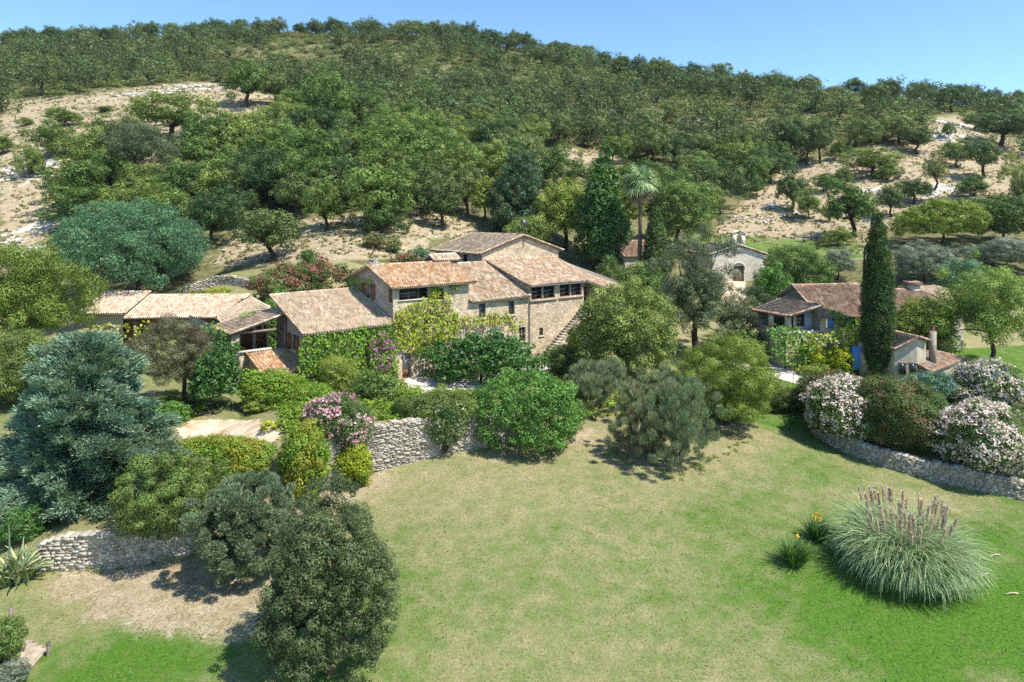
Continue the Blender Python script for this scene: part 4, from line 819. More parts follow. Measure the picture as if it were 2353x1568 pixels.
def crown(rng, c, r, n, pr=.36, bottom=-.55, core=.25, jit=.12, flat=1., taper=0.):
    """puffs scattered over an uneven egg-shaped envelope"""
    n = int(n*1.9); pr = pr*.76; c = np.array(c, float); r = np.array(r, float); out = []
    k = np.arange(n)+.5; ph = np.arccos(1-2*k/n); th = np.pi*(1+5**.5)*k+rng.rand()*6
    D = np.stack([np.cos(th)*np.sin(ph), np.sin(th)*np.sin(ph), np.cos(ph)], 1); D = D[D[:, 2] > bottom]
    ax = rng.normal(size=(3, 3))
    for d in D:
        bump = 1+jit*2*(math.sin(d@ax[0]*2.2+1)*.5+math.sin(d@ax[1]*3.3)*.35)+rng.uniform(-jit, jit)
        q = pr*rng.uniform(.6, 1.35); f = max(.2, bump-q*.75)
        tp = 1-taper*(d[2]+1)/2; m = r*q; m = m*.5+min(m.mean(), 1.25*m.min())*.5; m[2] = min(m[2], 2*m[0]); m = m*max(tp, .35)
        out.append([*(c+d*r*np.array([tp, tp, 1])*f), m[0], m[1], m[2]*flat*.85])
    for _ in range(int(len(D)*core)):
        d = unit(rng.normal(size=3)); tp = 1-taper*(d[2]*.45+1)/2; out.append([*(c+d*r*.45*np.array([tp, tp, 1])), *(np.minimum(r, 2*r.min())*pr*.9*tp)])
    return np.array(out)
def limbs(mb, rng, H, r0, puffs, n=5, split=.35, lean=(0, 0), sides=7, bend=.12):
    """tapered trunk with limbs running out to the puffs"""
    fx = np.array([lean[0]*H*split, lean[1]*H*split, H*split]); P = np.array([[0, 0, -.3], [0, 0, 0], fx*.5+rng.normal(size=3)*[.03*H, .03*H, 0]*1, fx])
    mb.tube(P, [r0*1.35, r0*1.15, r0*.95, r0*.8], sides)
    order = rng.permutation(len(puffs))[:n]
    for i in order:
        e = puffs[i, :3]*1.; m = fx*.5+e*.5+rng.normal(size=3)*H*.03; m[2] -= abs(e[2]-fx[2])*bend
        q = fx*.75+e*.25; q[2] += .02*H
        mb.tube([fx*.97, q, m, e], [r0*.62, r0*.48, r0*.3, r0*.08], max(5, sides-2))
        for k in range(2):
            j = puffs[rng.randint(len(puffs)), :3]
            if np.linalg.norm(j-m) < H*.4: mb.tube([m, m*.5+j*.5+rng.normal(size=3)*.02*H, j], [r0*.26, r0*.16, r0*.05], 5)
def blossoms(rng, puffs, size, cov, zmin=-9, nump=5, mat='white', front=None, cap=20000):
    b = MB(); P = np.asarray(puffs, float); A = P[:, 3]*P[:, 5]; n = int(min(cap, cov*A.sum()*12/(size*size)))
    pi = rng.choice(len(P), n, p=A/A.sum()); d = unit(rng.normal(size=(n, 3))+np.array([0, -.15, .35])); C = P[pi, :3]+d*P[pi, 3:6]*rng.uniform(.97, 1.09, n)[:, None]
    inside = np.zeros(n, bool)
    for q in P: inside |= (((C-q[:3])/q[3:6])**2).sum(1) < .62
    C = C[~inside]; d = d[~inside]; n = len(C)
    mask = fbm(C[:, 0]*1.1+C[:, 1]*.7, C[:, 2]*1.3+C[:, 1]*.4, 77) > .43; C = C[mask]; d = d[mask]; n = len(C)
    for k in range(nump):
        nr = unit(d+unit(rng.normal(size=(n, 3)))*.7); t = unit(np.cross(nr, rng.normal(size=(n, 3)))); s = np.cross(nr, t); o = rng.normal(size=(n, 3))*size*.45
        L = (size*rng.uniform(.5, 1, n))[:, None]; c = C+o
        V = np.stack([c-t*L*.5, c+s*L*.42, c+t*L*.5, c-s*L*.42], 1).reshape(-1, 3)
        b.add(V, np.arange(n*4).reshape(-1, 4), tint=rng.rand(n))
    return b
def spot(px, py, Y=None, hang=False):
    if hang: return PY(px, py, Y)
    if Y is None: return hit(px, py)
    x = (px-1176.5)/F*Y; return (x, Y, gz(x, Y))
def dims(p, wpx, top):
    """width and height in metres of something wpx wide whose top is seen at row top"""
    return wpx*p[1]/F, CAMH-(top-500)/F*p[1]-p[2]
def lsize(Y, k=2.3): return max(.045, k*Y/683*.78)
SEED = [100]
def nrng(): SEED[0] += 1; return np.random.RandomState(SEED[0])
def tree(name, label, cat, px, py, wpx, top, mat, Y=None, n=34, pr=.36, cz=None, lo_=.12, trunk='bark', r0=None, cov=1., asp=.55, lk=2.3, hue=0., lean=(0, 0), bottom=-.6, dr=None, outw=.72, jit=.12, split=.35, group=None, nl=6, droop=0., dz=0., flat=1., inner=.35, dpx=0, taper=0.):
    """tree standing at photo point (px, py): crown from fraction lo_ of its height to the top"""
    rng = nrng(); p = spot(px, py, Y); w, h = dims(p, wpx, top); t = thing(name, label, cat, p, 0, group)
    ry = (dr or w)/2; ry = min(ry, w*.5); c = (lean[0]*h*.6+dpx*p[1]/F, lean[1]*h*.6, h*(lo_+1)/2); r = (w/2, ry, h*(1-lo_)/2)
    P = crown(rng, c, r, n, pr, bottom, jit=jit, flat=flat, taper=taper); m = MB(); leaves(m, rng, P, lsize(p[1], lk), cov, asp, outw, hue=hue, droop=droop, inner=inner)
    if trunk:
        tb = MB(); limbs(tb, rng, h, r0 or max(.07, h*.028), P, nl, split, lean); tb.build('trunk', M[trunk], t, smooth=True)
    m.build('crown', M[mat], t); return t, P, rng
def shrub(name, label, cat, px, py, wpx, top, mat, Y=None, n=26, pr=.4, cov=1.05, asp=.55, lk=2.3, hue=0., flowers=None, dr=None, outw=.72, jit=.1, group=None, low=.0, droop=0., inner=.3, hang=False, flat=1., part='foliage'):
    rng = nrng(); p = spot(px, py, Y, hang); w, h = dims(p, wpx, top); h = max(h, .25); t = thing(name, label, cat, p, 0, group)
    ry = min((dr or w)/2, w*.6); P = crown(rng, (0, 0, h*(.46+low)), (w/2, ry, h*.54), n, pr, -.75, .2, jit, flat); m = MB(); leaves(m, rng, P, lsize(p[1], lk), cov, asp, outw, hue=hue, droop=droop, inner=inner); m.build(part, M[mat], t)
    st = MB()
    for k in range(5):
        q = P[rng.randint(len(P)), :3]; st.tube([(rng.uniform(-.1,.1)*w, rng.uniform(-.1,.1)*w, -.2), (q*.5), q], [.03+h*.012, .02+h*.008, .008], 5)
    st.build('stems', M['bark'], t)
    for f in (flowers or ()):
        fb = blossoms(rng, P, f[1], f[2], mat=f[0]); fb.build('blossom', M[f[0]], t)
    return t
def blades(mb, rng, n, base_r, length, spread, width, seg=4, droop=1.1, up0=.2, hue=0., tint=None, origin=(0, 0, 0), minl=.6):
    """arching blades springing from a clump"""
    a = rng.rand(n)*2*np.pi; r = np.sqrt(rng.rand(n))*base_r; O = np.stack([np.cos(a)*r, np.sin(a)*r, np.zeros(n)], 1)+np.array(origin)
    a2 = a+rng.normal(size=n)*.35; tilt = up0+spread*rng.rand(n)**.8*(r/base_r*.6+.4); L = length*rng.uniform(minl, 1.1, n); d = droop*rng.uniform(.5, 1.3, n)
    pts = []; pos = O.copy(); wd = []
    for k in range(seg+1):
        f = k/seg; th = tilt+d*f*f*1.3; pts.append(pos.copy()); 
        dirv = np.stack([np.cos(a2)*np.sin(th), np.sin(a2)*np.sin(th), np.cos(th)], 1); pos = pos+dirv*(L/seg)[:, None]
        wd.append(width*(1-.8*f)*rng.uniform(.95, 1.05))
    side = np.stack([-np.sin(a2), np.cos(a2), np.zeros(n)], 1); side = unit(side+rng.normal(size=(n, 3))*.5)
    tt = rng.rand(n) if tint is None else tint; hv = (rng.rand(n) < hue)*rng.rand(n)
    V = np.stack([np.stack([p-side*w*.5, p+side*w*.5], 1) for p, w in zip(pts, wd)], 1).reshape(n, -1, 3); k = V.shape[1]
    base = np.arange(n)[:, None]*k
    Q = np.concatenate([np.concatenate([base+2*j, base+2*j+1, base+2*j+3, base+2*j+2], 1) for j in range(seg)])
    mb.add(V.reshape(-1, 3), Q, tint=np.tile(tt, seg), hue=np.tile(hv, seg))
def climber(label, poly, plane, mat, parts=None, thick=.3, size=.22, cov=1.6, hue=0., cat='climbing plant', name='climbing_plant', flowers=None, holes=0., seed=None):
    """leaves growing over a wall: poly in photo points, plane(px, py) -> world point and outward normal"""
    rng = nrng(); P = np.array(poly, float); lo = P.min(0); hi = P.max(0)
    q = rng.uniform(lo, hi, (60000, 2)); q = q[inpoly(q[:, 0]+(fbm(q[:, 0]/9, q[:, 1]/9, 3)-.5)*22, q[:, 1]+(fbm(q[:, 0]/9, q[:, 1]/9, 8)-.5)*22, poly)]
    if holes: q = q[fbm(q[:, 0]/14, q[:, 1]/14, SEED[0]) > holes]
    c0 = plane(*P.mean(0)); Ym = c0[0][1]; area = len(q)/60000*np.prod(hi-lo)*(Ym/F)**2; n = int(min(len(q), cov*area*1.3/(size*size*.35))); q = q[:n]
    W_ = np.array([plane(a, b)[0] for a, b in q]); nrm = np.asarray(c0[1]); 
    bump = fbm(q[:, 0]/11, q[:, 1]/11, SEED[0]+3)
    W_ = W_+nrm*(thick*(bump*1.5*rng.rand(len(q))+.1))[:, None]
    o = W_.mean(0); o[2] = W_[:, 2].min(); t = thing(name, label, cat, o); C = W_-o
    nr = unit(nrm*.6+np.array([0, 0, .3])+unit(rng.normal(size=C.shape))*.7); tg = unit(np.cross(nr, rng.normal(size=C.shape))); tg[:, 2] -= .3; tg = unit(tg); s = np.cross(nr, tg); L = (size*rng.uniform(.6, 1.2, len(C)))[:, None]
    V = np.stack([C-tg*L*.5, C+s*L*.4, C+tg*L*.5, C-s*L*.4], 1).reshape(-1, 3); m = MB(); hv = np.clip((fbm(q[:, 0]/25, q[:, 1]/25, SEED[0]+5)-.4)*3, 0, 1)*hue
    m.add(V, np.arange(len(C)*4).reshape(-1, 4), tint=np.clip(bump*.7+.5*rng.rand(len(C))-.1, 0, 1), hue=hv*rng.rand(len(C))); m.build('foliage', M[mat], t)
    for fm, cov_, fs in (flowers or ()):
        k = rng.rand(len(C)) < cov_; Cf = C[k]+nrm*.12; b = MB()
        for _ in range(3):
            nr = unit(nrm+unit(rng.normal(size=Cf.shape))*.8); tg = unit(np.cross(nr, rng.normal(size=Cf.shape))); s = np.cross(nr, tg); cc = Cf+rng.normal(size=Cf.shape)*fs*.5
            b.add(np.stack([cc-tg*fs*.5, cc+s*fs*.4, cc+tg*fs*.5, cc-s*fs*.4], 1).reshape(-1, 3), np.arange(len(cc)*4).reshape(-1, 4), tint=rng.rand(len(cc)))
        b.build('blossom', M[fm], t)
    return t
def hplane(v=None, u=None, fr=HF):
    def f(px, py):
        l = fr.at(px, py, u=u, v=v); return fr.world(l), (-fr.v if v is not None else -fr.u)
    return f
# ------------------------------------------------------------------ climbers on the houses
climber('dense green ivy covering the front wall below the beige tiled roof', [(688,775),(760,760),(895,742),(905,760),(915,905),(800,925),(690,925),(680,820)], hplane(v=-.1), 'ivy', thick=.55, size=.2, hue=.5, cov=1.9)
climber('yellow green vine spreading over the facade left of the two shuttered windows', [(898,742),(905,715),(960,690),(1000,668),(1030,678),(1040,715),(1062,735),(1050,765),(1020,790),(985,810),(960,815),(925,805),(905,790)], hplane(v=-.1), 'vine', thick=.6, size=.22, hue=.4, cov=1.7, holes=.3)
climber('thin yellowing vine strand draped over the arched wall by the drainpipe', [(1055,722),(1090,725),(1125,715),(1160,720),(1200,740),(1205,775),(1185,770),(1160,752),(1110,745),(1085,760),(1062,755)], hplane(v=-.1), 'vine', thick=.45, size=.2, hue=.9, cov=1.3, holes=.42)
climber('small trail of vine under the upper eave by the dark window', [(990,652),(1008,650),(1030,648),(1050,645),(1052,662),(1030,672),(1005,668),(992,690),(985,680)], hplane(v=-.08), 'ivy', thick=.3, size=.18, holes=.4)
climber('purple bougainvillea flowering on the ivy wall beside the door', [(850,765),(880,760),(900,790),(902,830),(890,850),(850,850),(842,820)], hplane(v=-.5), 'ivy', thick=.6, size=.17, hue=.3, cat='bougainvillea', name='bougainvillea', flowers=[('magenta', .12, .15)], holes=.3)
climber('green creeper with leaves round the shuttered gable window', [(800,640),(815,635),(850,640),(860,650),(830,655),(825,690),(800,690),(790,660)], hplane(u=-1.25), 'ivy', thick=.35, size=.18, hue=.3)
climber('dense ivy cloaking the lower wall beneath the small orange lean-to roof', [(556,845),(580,845),(600,858),(690,860),(695,975),(640,985),(560,975),(548,900)], hplane(v=-.4), 'ivy', thick=.8, size=.2, hue=.25, cov=2.2)
climber('dark leafy creeper on the shaded end wall left of the porch', [(478,745),(505,735),(525,760),(530,800),(545,830),(540,870),(500,850),(480,800)], hplane(u=-12.5), 'bright', thick=.7, size=.24, cov=1.6)
climber('strip of ivy running across the pale link roof', [(540,735),(560,722),(612,702),(618,710),(590,722),(560,738)], lambda px, py: (HF.world(HF.at(px, py, z=5.3)), np.array([0, 0, 1.])), 'ivy', thick=.35, size=.2)
climber('sparse yellow green creeper hanging over the arched front of the annexe', [(205,735),(232,745),(275,745),(310,740),(400,740),(470,740),(470,765),(400,790),(330,800),(200,800)], lambda px, py: (AF.world(AF.at(px, py, v=-.9)), -AF.v), 'vine', thick=.7, size=.3, hue=.3, cov=.9, holes=.42)
climber('lush green creeper below the cottage porch', [(1760,750),(1790,742),(1840,755),(1865,765),(1860,810),(1840,835),(1800,838),(1770,820)], hplane(v=-.8, fr=CF), 'bright', thick=.9, size=.25, cov=1.8)
climber('pale flowering vine over the cottage pergola by the blue door', [(1850,762),(1880,765),(1940,748),(1985,745),(1985,790),(1950,800),(1900,790),(1855,800)], hplane(v=-1.2, fr=CF), 'vine', thick=.8, size=.25, cov=1.5, flowers=[('white', .05, .16)])
climber('green creeper climbing the cottage wall under the tiled eave', [(1900,712),(1925,715),(1945,728),(1985,735),(1985,755),(1940,752),(1920,745)], hplane(v=-.15, fr=CF), 'ivy', thick=.5, size=.22)
# ------------------------------------------------------------------ trees of the garden
def conifer(label, px, py, wpx, top):
    """blue green conifer: drooping feathery boughs round a leaning cone"""
    rng = nrng(); p = spot(px, py, 37.5); w, h = dims(p, wpx, top); t = thing('conifer', label, 'conifer', p); m = MB(); tb = MB()
    tb.tube([(0,0,-.4),(.1,0,h*.3),(.15,.1,h*.65),(.1,0,h*.96)], [.45,.36,.2,.04], 9)
    for k in range(430):
        f = (k+.5)/430; z = h*(.02+.96*f**1.15); a = k*2.39996+rng.normal()*.3; prof = (1-z/h)**.72*(1.0+.3*math.sin(a*2+z*.9)+.18*math.sin(a*5+z*2)); L = max(.35, w*.5*prof*rng.uniform(.75, 1.1))
        o = np.array([.12, 0, z]); d = np.array([math.cos(a), math.sin(a)*.8, .18+.55*f]); n = int(60+220*L)
        u_ = 1-rng.rand(n)**1.5*.72; wid = .10+.26*L**.6*(1-u_*.75); off = rng.normal(size=(n, 3))*wid[:, None]*np.array([.75,.75,.42]); C = o+d*(L*u_)[:, None]+off; C[:, 2] -= .16*L*u_**2*(1-f)*1.6
        tg = unit(d*1.1+off*1.6+rng.normal(size=(n, 3))*.42+np.array([0, 0, .12])); nr = unit(np.cross(tg, rng.normal(size=(n, 3)))+np.array([0, 0, .5])); s_ = unit(np.cross(nr, tg)); LL = (lsize(p[1], 6.2)*rng.uniform(.6, 1.2, n))[:, None]; base = C-tg*LL*.5
        V = np.stack([base, C+s_*LL*.13, base+tg*LL, C-s_*LL*.13], 1).reshape(-1, 3)
        m.add(V, np.arange(n*4).reshape(-1, 4), tint=np.clip(.55*rng.rand(n)+.3*rng.rand()+.2*rng.rand(n), 0, 1), hue=.75*rng.rand()**3)
        if k % 6 == 0: tb.tube([o, o+d*L*.5, o+d*L*.8], [.06,.035,.012], 5)
    tb.build('trunk', M['bark'], t, smooth=True); m.build('crown', M['blue'], t)
conifer('huge blue green conifer filling the left of the garden above the low wall', 190, 1242, 425, 772)
tree('olive_green_tree', 'large pale olive green tree at the left edge in front of the annexe', 'tree', 48, 860, 250, 562, 'yellowgreen', Y=57, n=50, pr=.28, lo_=.16, lk=2.6, jit=.2, cov=.9)
shrub('dark_shrub', 'dark shaded shrub mass under the pale tree at the left edge', 'shrub', 40, 985, 210, 770, 'oak2', Y=50, n=34, hue=.3)
tree('mimosa_tree', 'broad feathery blue green mimosa behind the annexe roof', 'mimosa tree', 318, 690, 335, 480, 'mimosa', Y=75, n=60, pr=.25, lo_=.02, lk=3.4, asp=.32, outw=.35, jit=.16, bottom=-.7, cov=.95, inner=.5)
tree('grey_green_tree', 'rounded grey green tree with brownish lower foliage in front of the annexe', 'tree', 425, 925, 195, 742, 'greybrown', Y=47.5, n=44, pr=.26, lo_=.12, hue=.7, lk=2, asp=.4, jit=.1, r0=.16, dpx=-35)
tree('fig_tree', 'glossy dark green fig tree in front of the porch pillar', 'fig tree', 500, 958, 120, 790, 'deep', Y=46.5, n=30, pr=.34, lo_=.03, lk=3.6, asp=.7)
tree('fig_tree', 'wide glossy dark green fig spreading in front of the house door', 'fig tree', 1105, 885, 285, 768, 'deep', Y=54.5, n=46, pr=.3, lo_=-.02, lk=3.8, asp=.7, dr=5.5, bottom=-.8)
tree('laurel_tree', 'large bushy laurel tree at the foot of the stone stairs', 'laurel tree', 1440, 885, 205, 662, 'oak2', Y=56, n=52, pr=.28, lo_=.02, lk=2.8, cov=1.05, jit=.15, bottom=-.75)
tree('loose_olive_tree', 'tall loose leaved tree with dark trunk between the laurel and the cottage', 'tree', 1600, 870, 160, 550, 'eucalyptus', Y=63, n=70, pr=.22, lo_=.04, lk=2.6, asp=.38, cov=.8, jit=.28, r0=.3, hue=.15, nl=9)
tree('loose_olive_tree', 'tall airy tree with slanting branches left of the cottage porch', 'tree', 1705, 850, 130, 665, 'eucalyptus', Y=65, n=56, pr=.22, lo_=.04, lk=2.6, asp=.38, cov=.75, jit=.28, r0=.2, hue=.15, nl=9)
tree('willow_tree', 'rounded bright yellow green willowy tree on the lawn edge', 'tree', 1670, 990, 215, 782, 'yellowgreen', Y=47, n=46, pr=.27, lo_=.06, lk=2.4, asp=.32, jit=.12, bottom=-.7, cov=1.)
tree('cypress', 'tall slender dark cypress standing in front of the right hand cottage', 'cypress', 2017, 868, 86, 464, 'cypress', n=150, pr=.30, taper=.5, lo_=0., lk=2.2, asp=.4, outw=.45, jit=.05, bottom=-.98, split=.6, nl=3)
tree('cypress', 'dark cypress right behind the palm trunk', 'cypress', 1508, 655, 80, 458, 'cypress', Y=83, n=90, pr=.34, taper=.6, lo_=0., lk=2.2, asp=.45, jit=.06, bottom=-.95, nl=3)
tree('magnolia_tree', 'tall deep green pyramidal tree left of the palm', 'tree', 1385, 605, 140, 335, 'deep', Y=88, n=90, pr=.28, taper=.62, lo_=.0, lk=3.4, asp=.7, jit=.12, bottom=-.9)
tree('dark_conifer', 'dark cedar standing behind the back roof of the farmhouse', 'cedar', 1190, 575, 145, 338, 'cedar', Y=93, n=80, pr=.26, taper=.5, lo_=.0, lk=2.6, asp=.5, jit=.2, bottom=-.85)
tree('yellow_green_tree', 'yellow green leafy tree behind the big stone gable', 'tree', 1298, 590, 125, 412, 'yellowgreen', Y=92, n=36, pr=.34, lo_=.05, lk=2.5)
tree('yellow_green_tree', 'slim yellowish tree left of the dark cedar behind the farmhouse', 'tree', 1112, 540, 60, 410, 'yellowgreen', Y=96, n=26, pr=.34, lo_=.1, lk=2.3)
shrub('climbing_shrub', 'green leafy shrub at the foot of the dark cedar behind the back roof', 'shrub', 1210, 572, 95, 490, 'oak2', Y=89, n=24)
tree('leafy_tree', 'mid green leafy tree behind the cypress and palm', 'tree', 1560, 560, 140, 410, 'oak2', Y=100, n=40, pr=.3, lo_=.05, lk=2.4)
tree('leafy_tree', 'light green tree right of the palm head', 'tree', 1440, 560, 80, 430, 'yellowgreen', Y=105, n=26, lo_=.1)
shrub('green_shrub', 'low green shrub with white flowers beside the small ochre outbuilding', 'shrub', 1405, 645, 95, 598, 'oleander', Y=76, n=22, flowers=[('white', .16, .012)])
tree('olive_tree', 'rounded green tree right of the chapel', 'tree', 1835, 690, 150, 572, 'oak2', Y=82, n=40, pr=.3, lo_=0., lk=2.3, asp=.4)
shrub('bright_shrub', 'bright green bush between chapel and cottage roof', 'shrub', 1775, 690, 85, 605, 'bright', Y=76, n=24)
tree('olive_tree', 'silvery olive tree behind the cottage ridge', 'olive tree', 1925, 645, 70, 575, 'olive', Y=87, n=26, lo_=.12, lk=2.1, asp=.35)
tree('olive_tree', 'wide silver grey olive tree right of the tall cypress', 'olive tree', 2125, 660, 135, 560, 'olive', Y=82, n=40, pr=.3, lo_=.05, lk=2.1, asp=.33)
tree('olive_tree', 'silver grey olive tree at the right edge above the garden', 'olive tree', 2315, 650, 120, 545, 'olive', Y=84, n=36, lo_=.05, lk=2.1, asp=.33)
tree('olive_tree', 'small silver olive tree behind the pale green garden tree', 'olive tree', 2225, 640, 75, 565, 'olive', Y=86, n=26, lo_=.05, lk=2.1, asp=.33)
tree('spreading_oak', 'broad yellowish green oak on the slope right of the tall cypress', 'oak tree', 2165, 585, 185, 456, 'yellowgreen', Y=98, n=60, pr=.24, lo_=0., jit=.14, lk=2.5)
tree('spreading_oak', 'broad green oak at the right edge above the olive trees', 'oak tree', 2305, 585, 150, 455, 'oak2', Y=99, n=54, pr=.24, lo_=0., jit=.14, lk=2.5)
tree('garden_tree', 'pale green open crowned tree with visible trunk right of the outbuilding', 'tree', 2275, 838, 205, 602, 'lightgreen', Y=60, n=46, pr=.26, lo_=.12, lk=2.5, jit=.22, cov=.75, r0=.2, nl=10)
tree('garden_tree', 'thin bluish leaved tree behind the pale green garden tree', 'tree', 2215, 730, 100, 595, 'mimosa', Y=72, n=26, lo_=.1, lk=2.4, cov=.8)
shrub('wisteria_mass', 'low rounded mass of green wisteria between cypress and chimney', 'wisteria', 2122, 765, 145, 682, 'yellowgreen', Y=63, n=34, dr=4., flat=.9)
tree('holm_oak', 'dark olive green holm oak standing alone on the lawn in the foreground', 'oak tree', 758, 1545, 300, 1150, 'holm', n=150, pr=.17, lo_=.03, lk=3.1, asp=.55, jit=.17, inner=.5, bottom=-.8, r0=.16, cov=1.0, split=.25, nl=12)
def spray_bush(name, label, px, py, wpx, top, mat, size, n, asp=.1, hue=0., np_=60):
    rng = nrng(); p = spot(px, py); w, h = dims(p, wpx, top); t = thing(name, label, 'bush', p); P = crown(rng, (0, 0, h*.48), (w*.5, w*.5, h*.52), np_, .22, -.85, .35, .15); m = MB()
    sprays(m, rng, P, lsize(p[1], size), n, asp, hue, h*.2, .35, .5); m.build('foliage', M[mat], t); st = MB(); limbs(st, rng, h, .08, P, 10, .15); st.build('stems', M['bark'], t)
shrub('olive_green_bush', 'olive green bush between the blue conifer and the grey green bush', 'bush', 395, 1222, 225, 1062, 'oak2', n=44, pr=.28, lk=2.8, hue=.2, jit=.14)
shrub('round_bush', 'large dome shaped deep green bush at the end of the sunlit wall', 'bush', 1215, 1012, 228, 864, 'bright', n=70, pr=.24, lk=3., outw=.6, cov=1.1, jit=.13)
shrub('wall_shrub', 'green shrub with pale flowers trailing over the top of the sunlit wall', 'shrub', 1000, 1000, 200, 895, 'oak2', Y=43.9, hang=True, n=44, hue=.3, flowers=[('white', .13, .006)], dr=2.6)
shrub('wall_shrub', 'loose green shrub with white blooms hanging down the middle of the sunlit wall', 'shrub', 1022, 1035, 85, 925, 'oleander', Y=42.7, hang=True, n=22, flowers=[('white', .12, .03)], dr=1.3, cov=.55)
shrub('laurel_bush', 'glossy green shrub in front of the house door above the wall', 'shrub', 862, 965, 110, 855, 'oak2', Y=47.5, n=30, lk=3)
shrub('oleander', 'pink flowering oleander overhanging the left end of the sunlit wall', 'oleander', 780, 1035, 165, 904, 'oleander', Y=40.9, hang=True, dr=3.2, n=44, flowers=[('pink', .16, .24)])
shrub('variegated_bush', 'dark green bush with yellow leaf tips at the left of the wall corner', 'bush', 700, 1148, 118, 968, 'ivy', n=36, hue=.7, dr=2.4, lk=2.8)
shrub('variegated_bush', 'golden leaved bush growing against the end of the sunlit wall', 'bush', 812, 1110, 95, 1015, 'gold', n=30, dr=2., lk=2.8)
shrub('ivy_hedge', 'long low yellow green hedge along the edge of the dirt forecourt', 'hedge', 520, 1092, 275, 1002, 'ivy', n=50, hue=.9, dr=2.6, lk=2.6)
shrub('green_shrub', 'pale green shrub on the forecourt beside the ivy covered wall', 'shrub', 610, 985, 110, 915, 'yellowgreen', Y=45.6, n=26, dr=2.)
shrub('yellow_shrub', 'small golden shrub at the edge of the sunny forecourt', 'shrub', 618, 990, 42, 965, 'gold', n=12)
shrub('green_shrub', 'feathery olive shrub against the ivy wall left of the bougainvillea', 'shrub', 775, 915, 90, 815, 'yellowgreen', Y=49, n=24, asp=.3)
tree('leafy_tree', 'dense mid green tree between the laurel and the cypress behind it', 'tree', 1470, 760, 140, 600, 'oak2', Y=73, n=36, lo_=0., lk=2.5)
shrub('green_shrub', 'green shrub under the airy tree left of the cottage', 'shrub', 1710, 830, 120, 760, 'oak2', Y=62, n=26, lk=2.5)
shrub('green_shrub', 'loose green shrub at the foot of the stone stairs', 'shrub', 1300, 850, 95, 795, 'oak2', Y=57.5, n=22, hue=.3)
shrub('green_shrub', 'low leafy shrub hanging over the stair parapet', 'shrub', 1335, 800, 70, 745, 'yellowgreen', Y=62.5, n=18)
shrub('ivy_mound', 'big ivy mound spilling down from the little orange lean-to roof', 'ivy', 625, 972, 150, 852, 'ivy', Y=46.6, n=44, hue=.3, dr=3.2, lk=2.8, flat=.8)
shrub('green_shrub', 'green leafy shrub between the ivy mound and the pink oleander', 'shrub', 715, 985, 110, 880, 'ivy', Y=46, n=30, hue=.3, dr=3)
shrub('green_shrub', 'grey green shrub on the terrace just right of the pink oleander', 'shrub', 885, 985, 80, 925, 'oak2', Y=46, n=22)
shrub('green_shrub', 'pale leaved shrub above the wall between the trailing shrub and the dome bush', 'shrub', 1085, 985, 95, 895, 'yellowgreen', Y=47, n=26, hue=.4)
shrub('dark_shrub', 'shaded green shrub beneath the fig by the forecourt', 'shrub', 395, 980, 90, 925, 'bright', Y=45, n=20)
shrub('yucca_shrub', 'dark shrub behind the agave under the blue conifer', 'shrub', 55, 1240, 100, 1165, 'deep', n=20)
shrub('oleander_hedge', 'long red flowering oleander hedge behind the beige tiled roof', 'oleander hedge', 710, 690, 262, 600, 'oleander', Y=66, n=56, pr=.26, dr=3.5, hue=.5, flowers=[('red', .2, .16)])
shrub('oleander_hedge', 'red oleander hedge behind the orange tiled roof', 'oleander hedge', 935, 640, 120, 582, 'oleander', Y=71, n=30, dr=3, hue=.5, flowers=[('red', .2, .12)])
shrub('green_shrub', 'leafy green shrub at the top corner of the beige tiled roof', 'shrub', 640, 705, 80, 655, 'bright', Y=61, n=20, hue=.2)
shrub('gold_bush', 'bright yellow green bush behind the annexe ridge', 'bush', 502, 690, 62, 660, 'gold', Y=69.5, n=18)
shrub('flower_bed', 'low orange and green flower bed behind the annexe ridge', 'flower bed', 450, 684, 70, 664, 'oleander', Y=70, n=14, dr=1.5, flowers=[('yellowfl', .16, .03)])
shrub('green_bush', 'bright green rounded bush behind the red hedge near the back roof', 'bush', 962, 592, 50, 568, 'mimosa', Y=79, n=16)
shrub('dry_bush', 'left brownish dry bush on the bare slope behind the farmhouse', 'bush', 862, 570, 52, 535, 'scrub', n=18, hue=.9)
shrub('dry_bush', 'right brownish dry bush on the bare slope behind the farmhouse', 'bush', 905, 580, 38, 545, 'scrub', n=18, hue=.9)
shrub('small_bush', 'small lone green bush above the red oleander hedge', 'bush', 710, 607, 38, 573, 'oak2', n=14)
# broom bushes
def sprays(mb, rng, P, size, n, asp, hue=0., z0=0., up=.7, wild=.45):
    """thin twigs fanning up and out of every puff"""
    A = P[:, 3]*P[:, 4]; pi = rng.choice(len(P), n, p=A/A.sum()); d = unit(rng.normal(size=(n, 3))+np.array([0, 0, .3])); C = P[pi, :3]+d*P[pi, 3:6]*(1-.6*rng.rand(n)**1.4)[:, None]
    tg = unit(unit(P[pi, :3]-np.array([0, 0, z0]))*.6+d*.7+np.array([0, 0, up])+rng.normal(size=(n, 3))*wild); s_ = unit(np.cross(tg, rng.normal(size=(n, 3)))); L = (size*rng.uniform(.5, 1.2, n))[:, None]; base = C-tg*L*.5
    V = np.stack([base, base+tg*L*.45+s_*L*asp, base+tg*L, base+tg*L*.45-s_*L*asp], 1).reshape(-1, 3); pt = rng.rand(len(P)); ph = rng.rand(len(P))
    mb.add(V, np.arange(n*4).reshape(-1, 4), tint=np.clip(.6*rng.rand(n)+.4*pt[pi], 0, 1), hue=np.clip(hue*1.5*ph[pi]*rng.rand(n)*1.4, 0, 1))
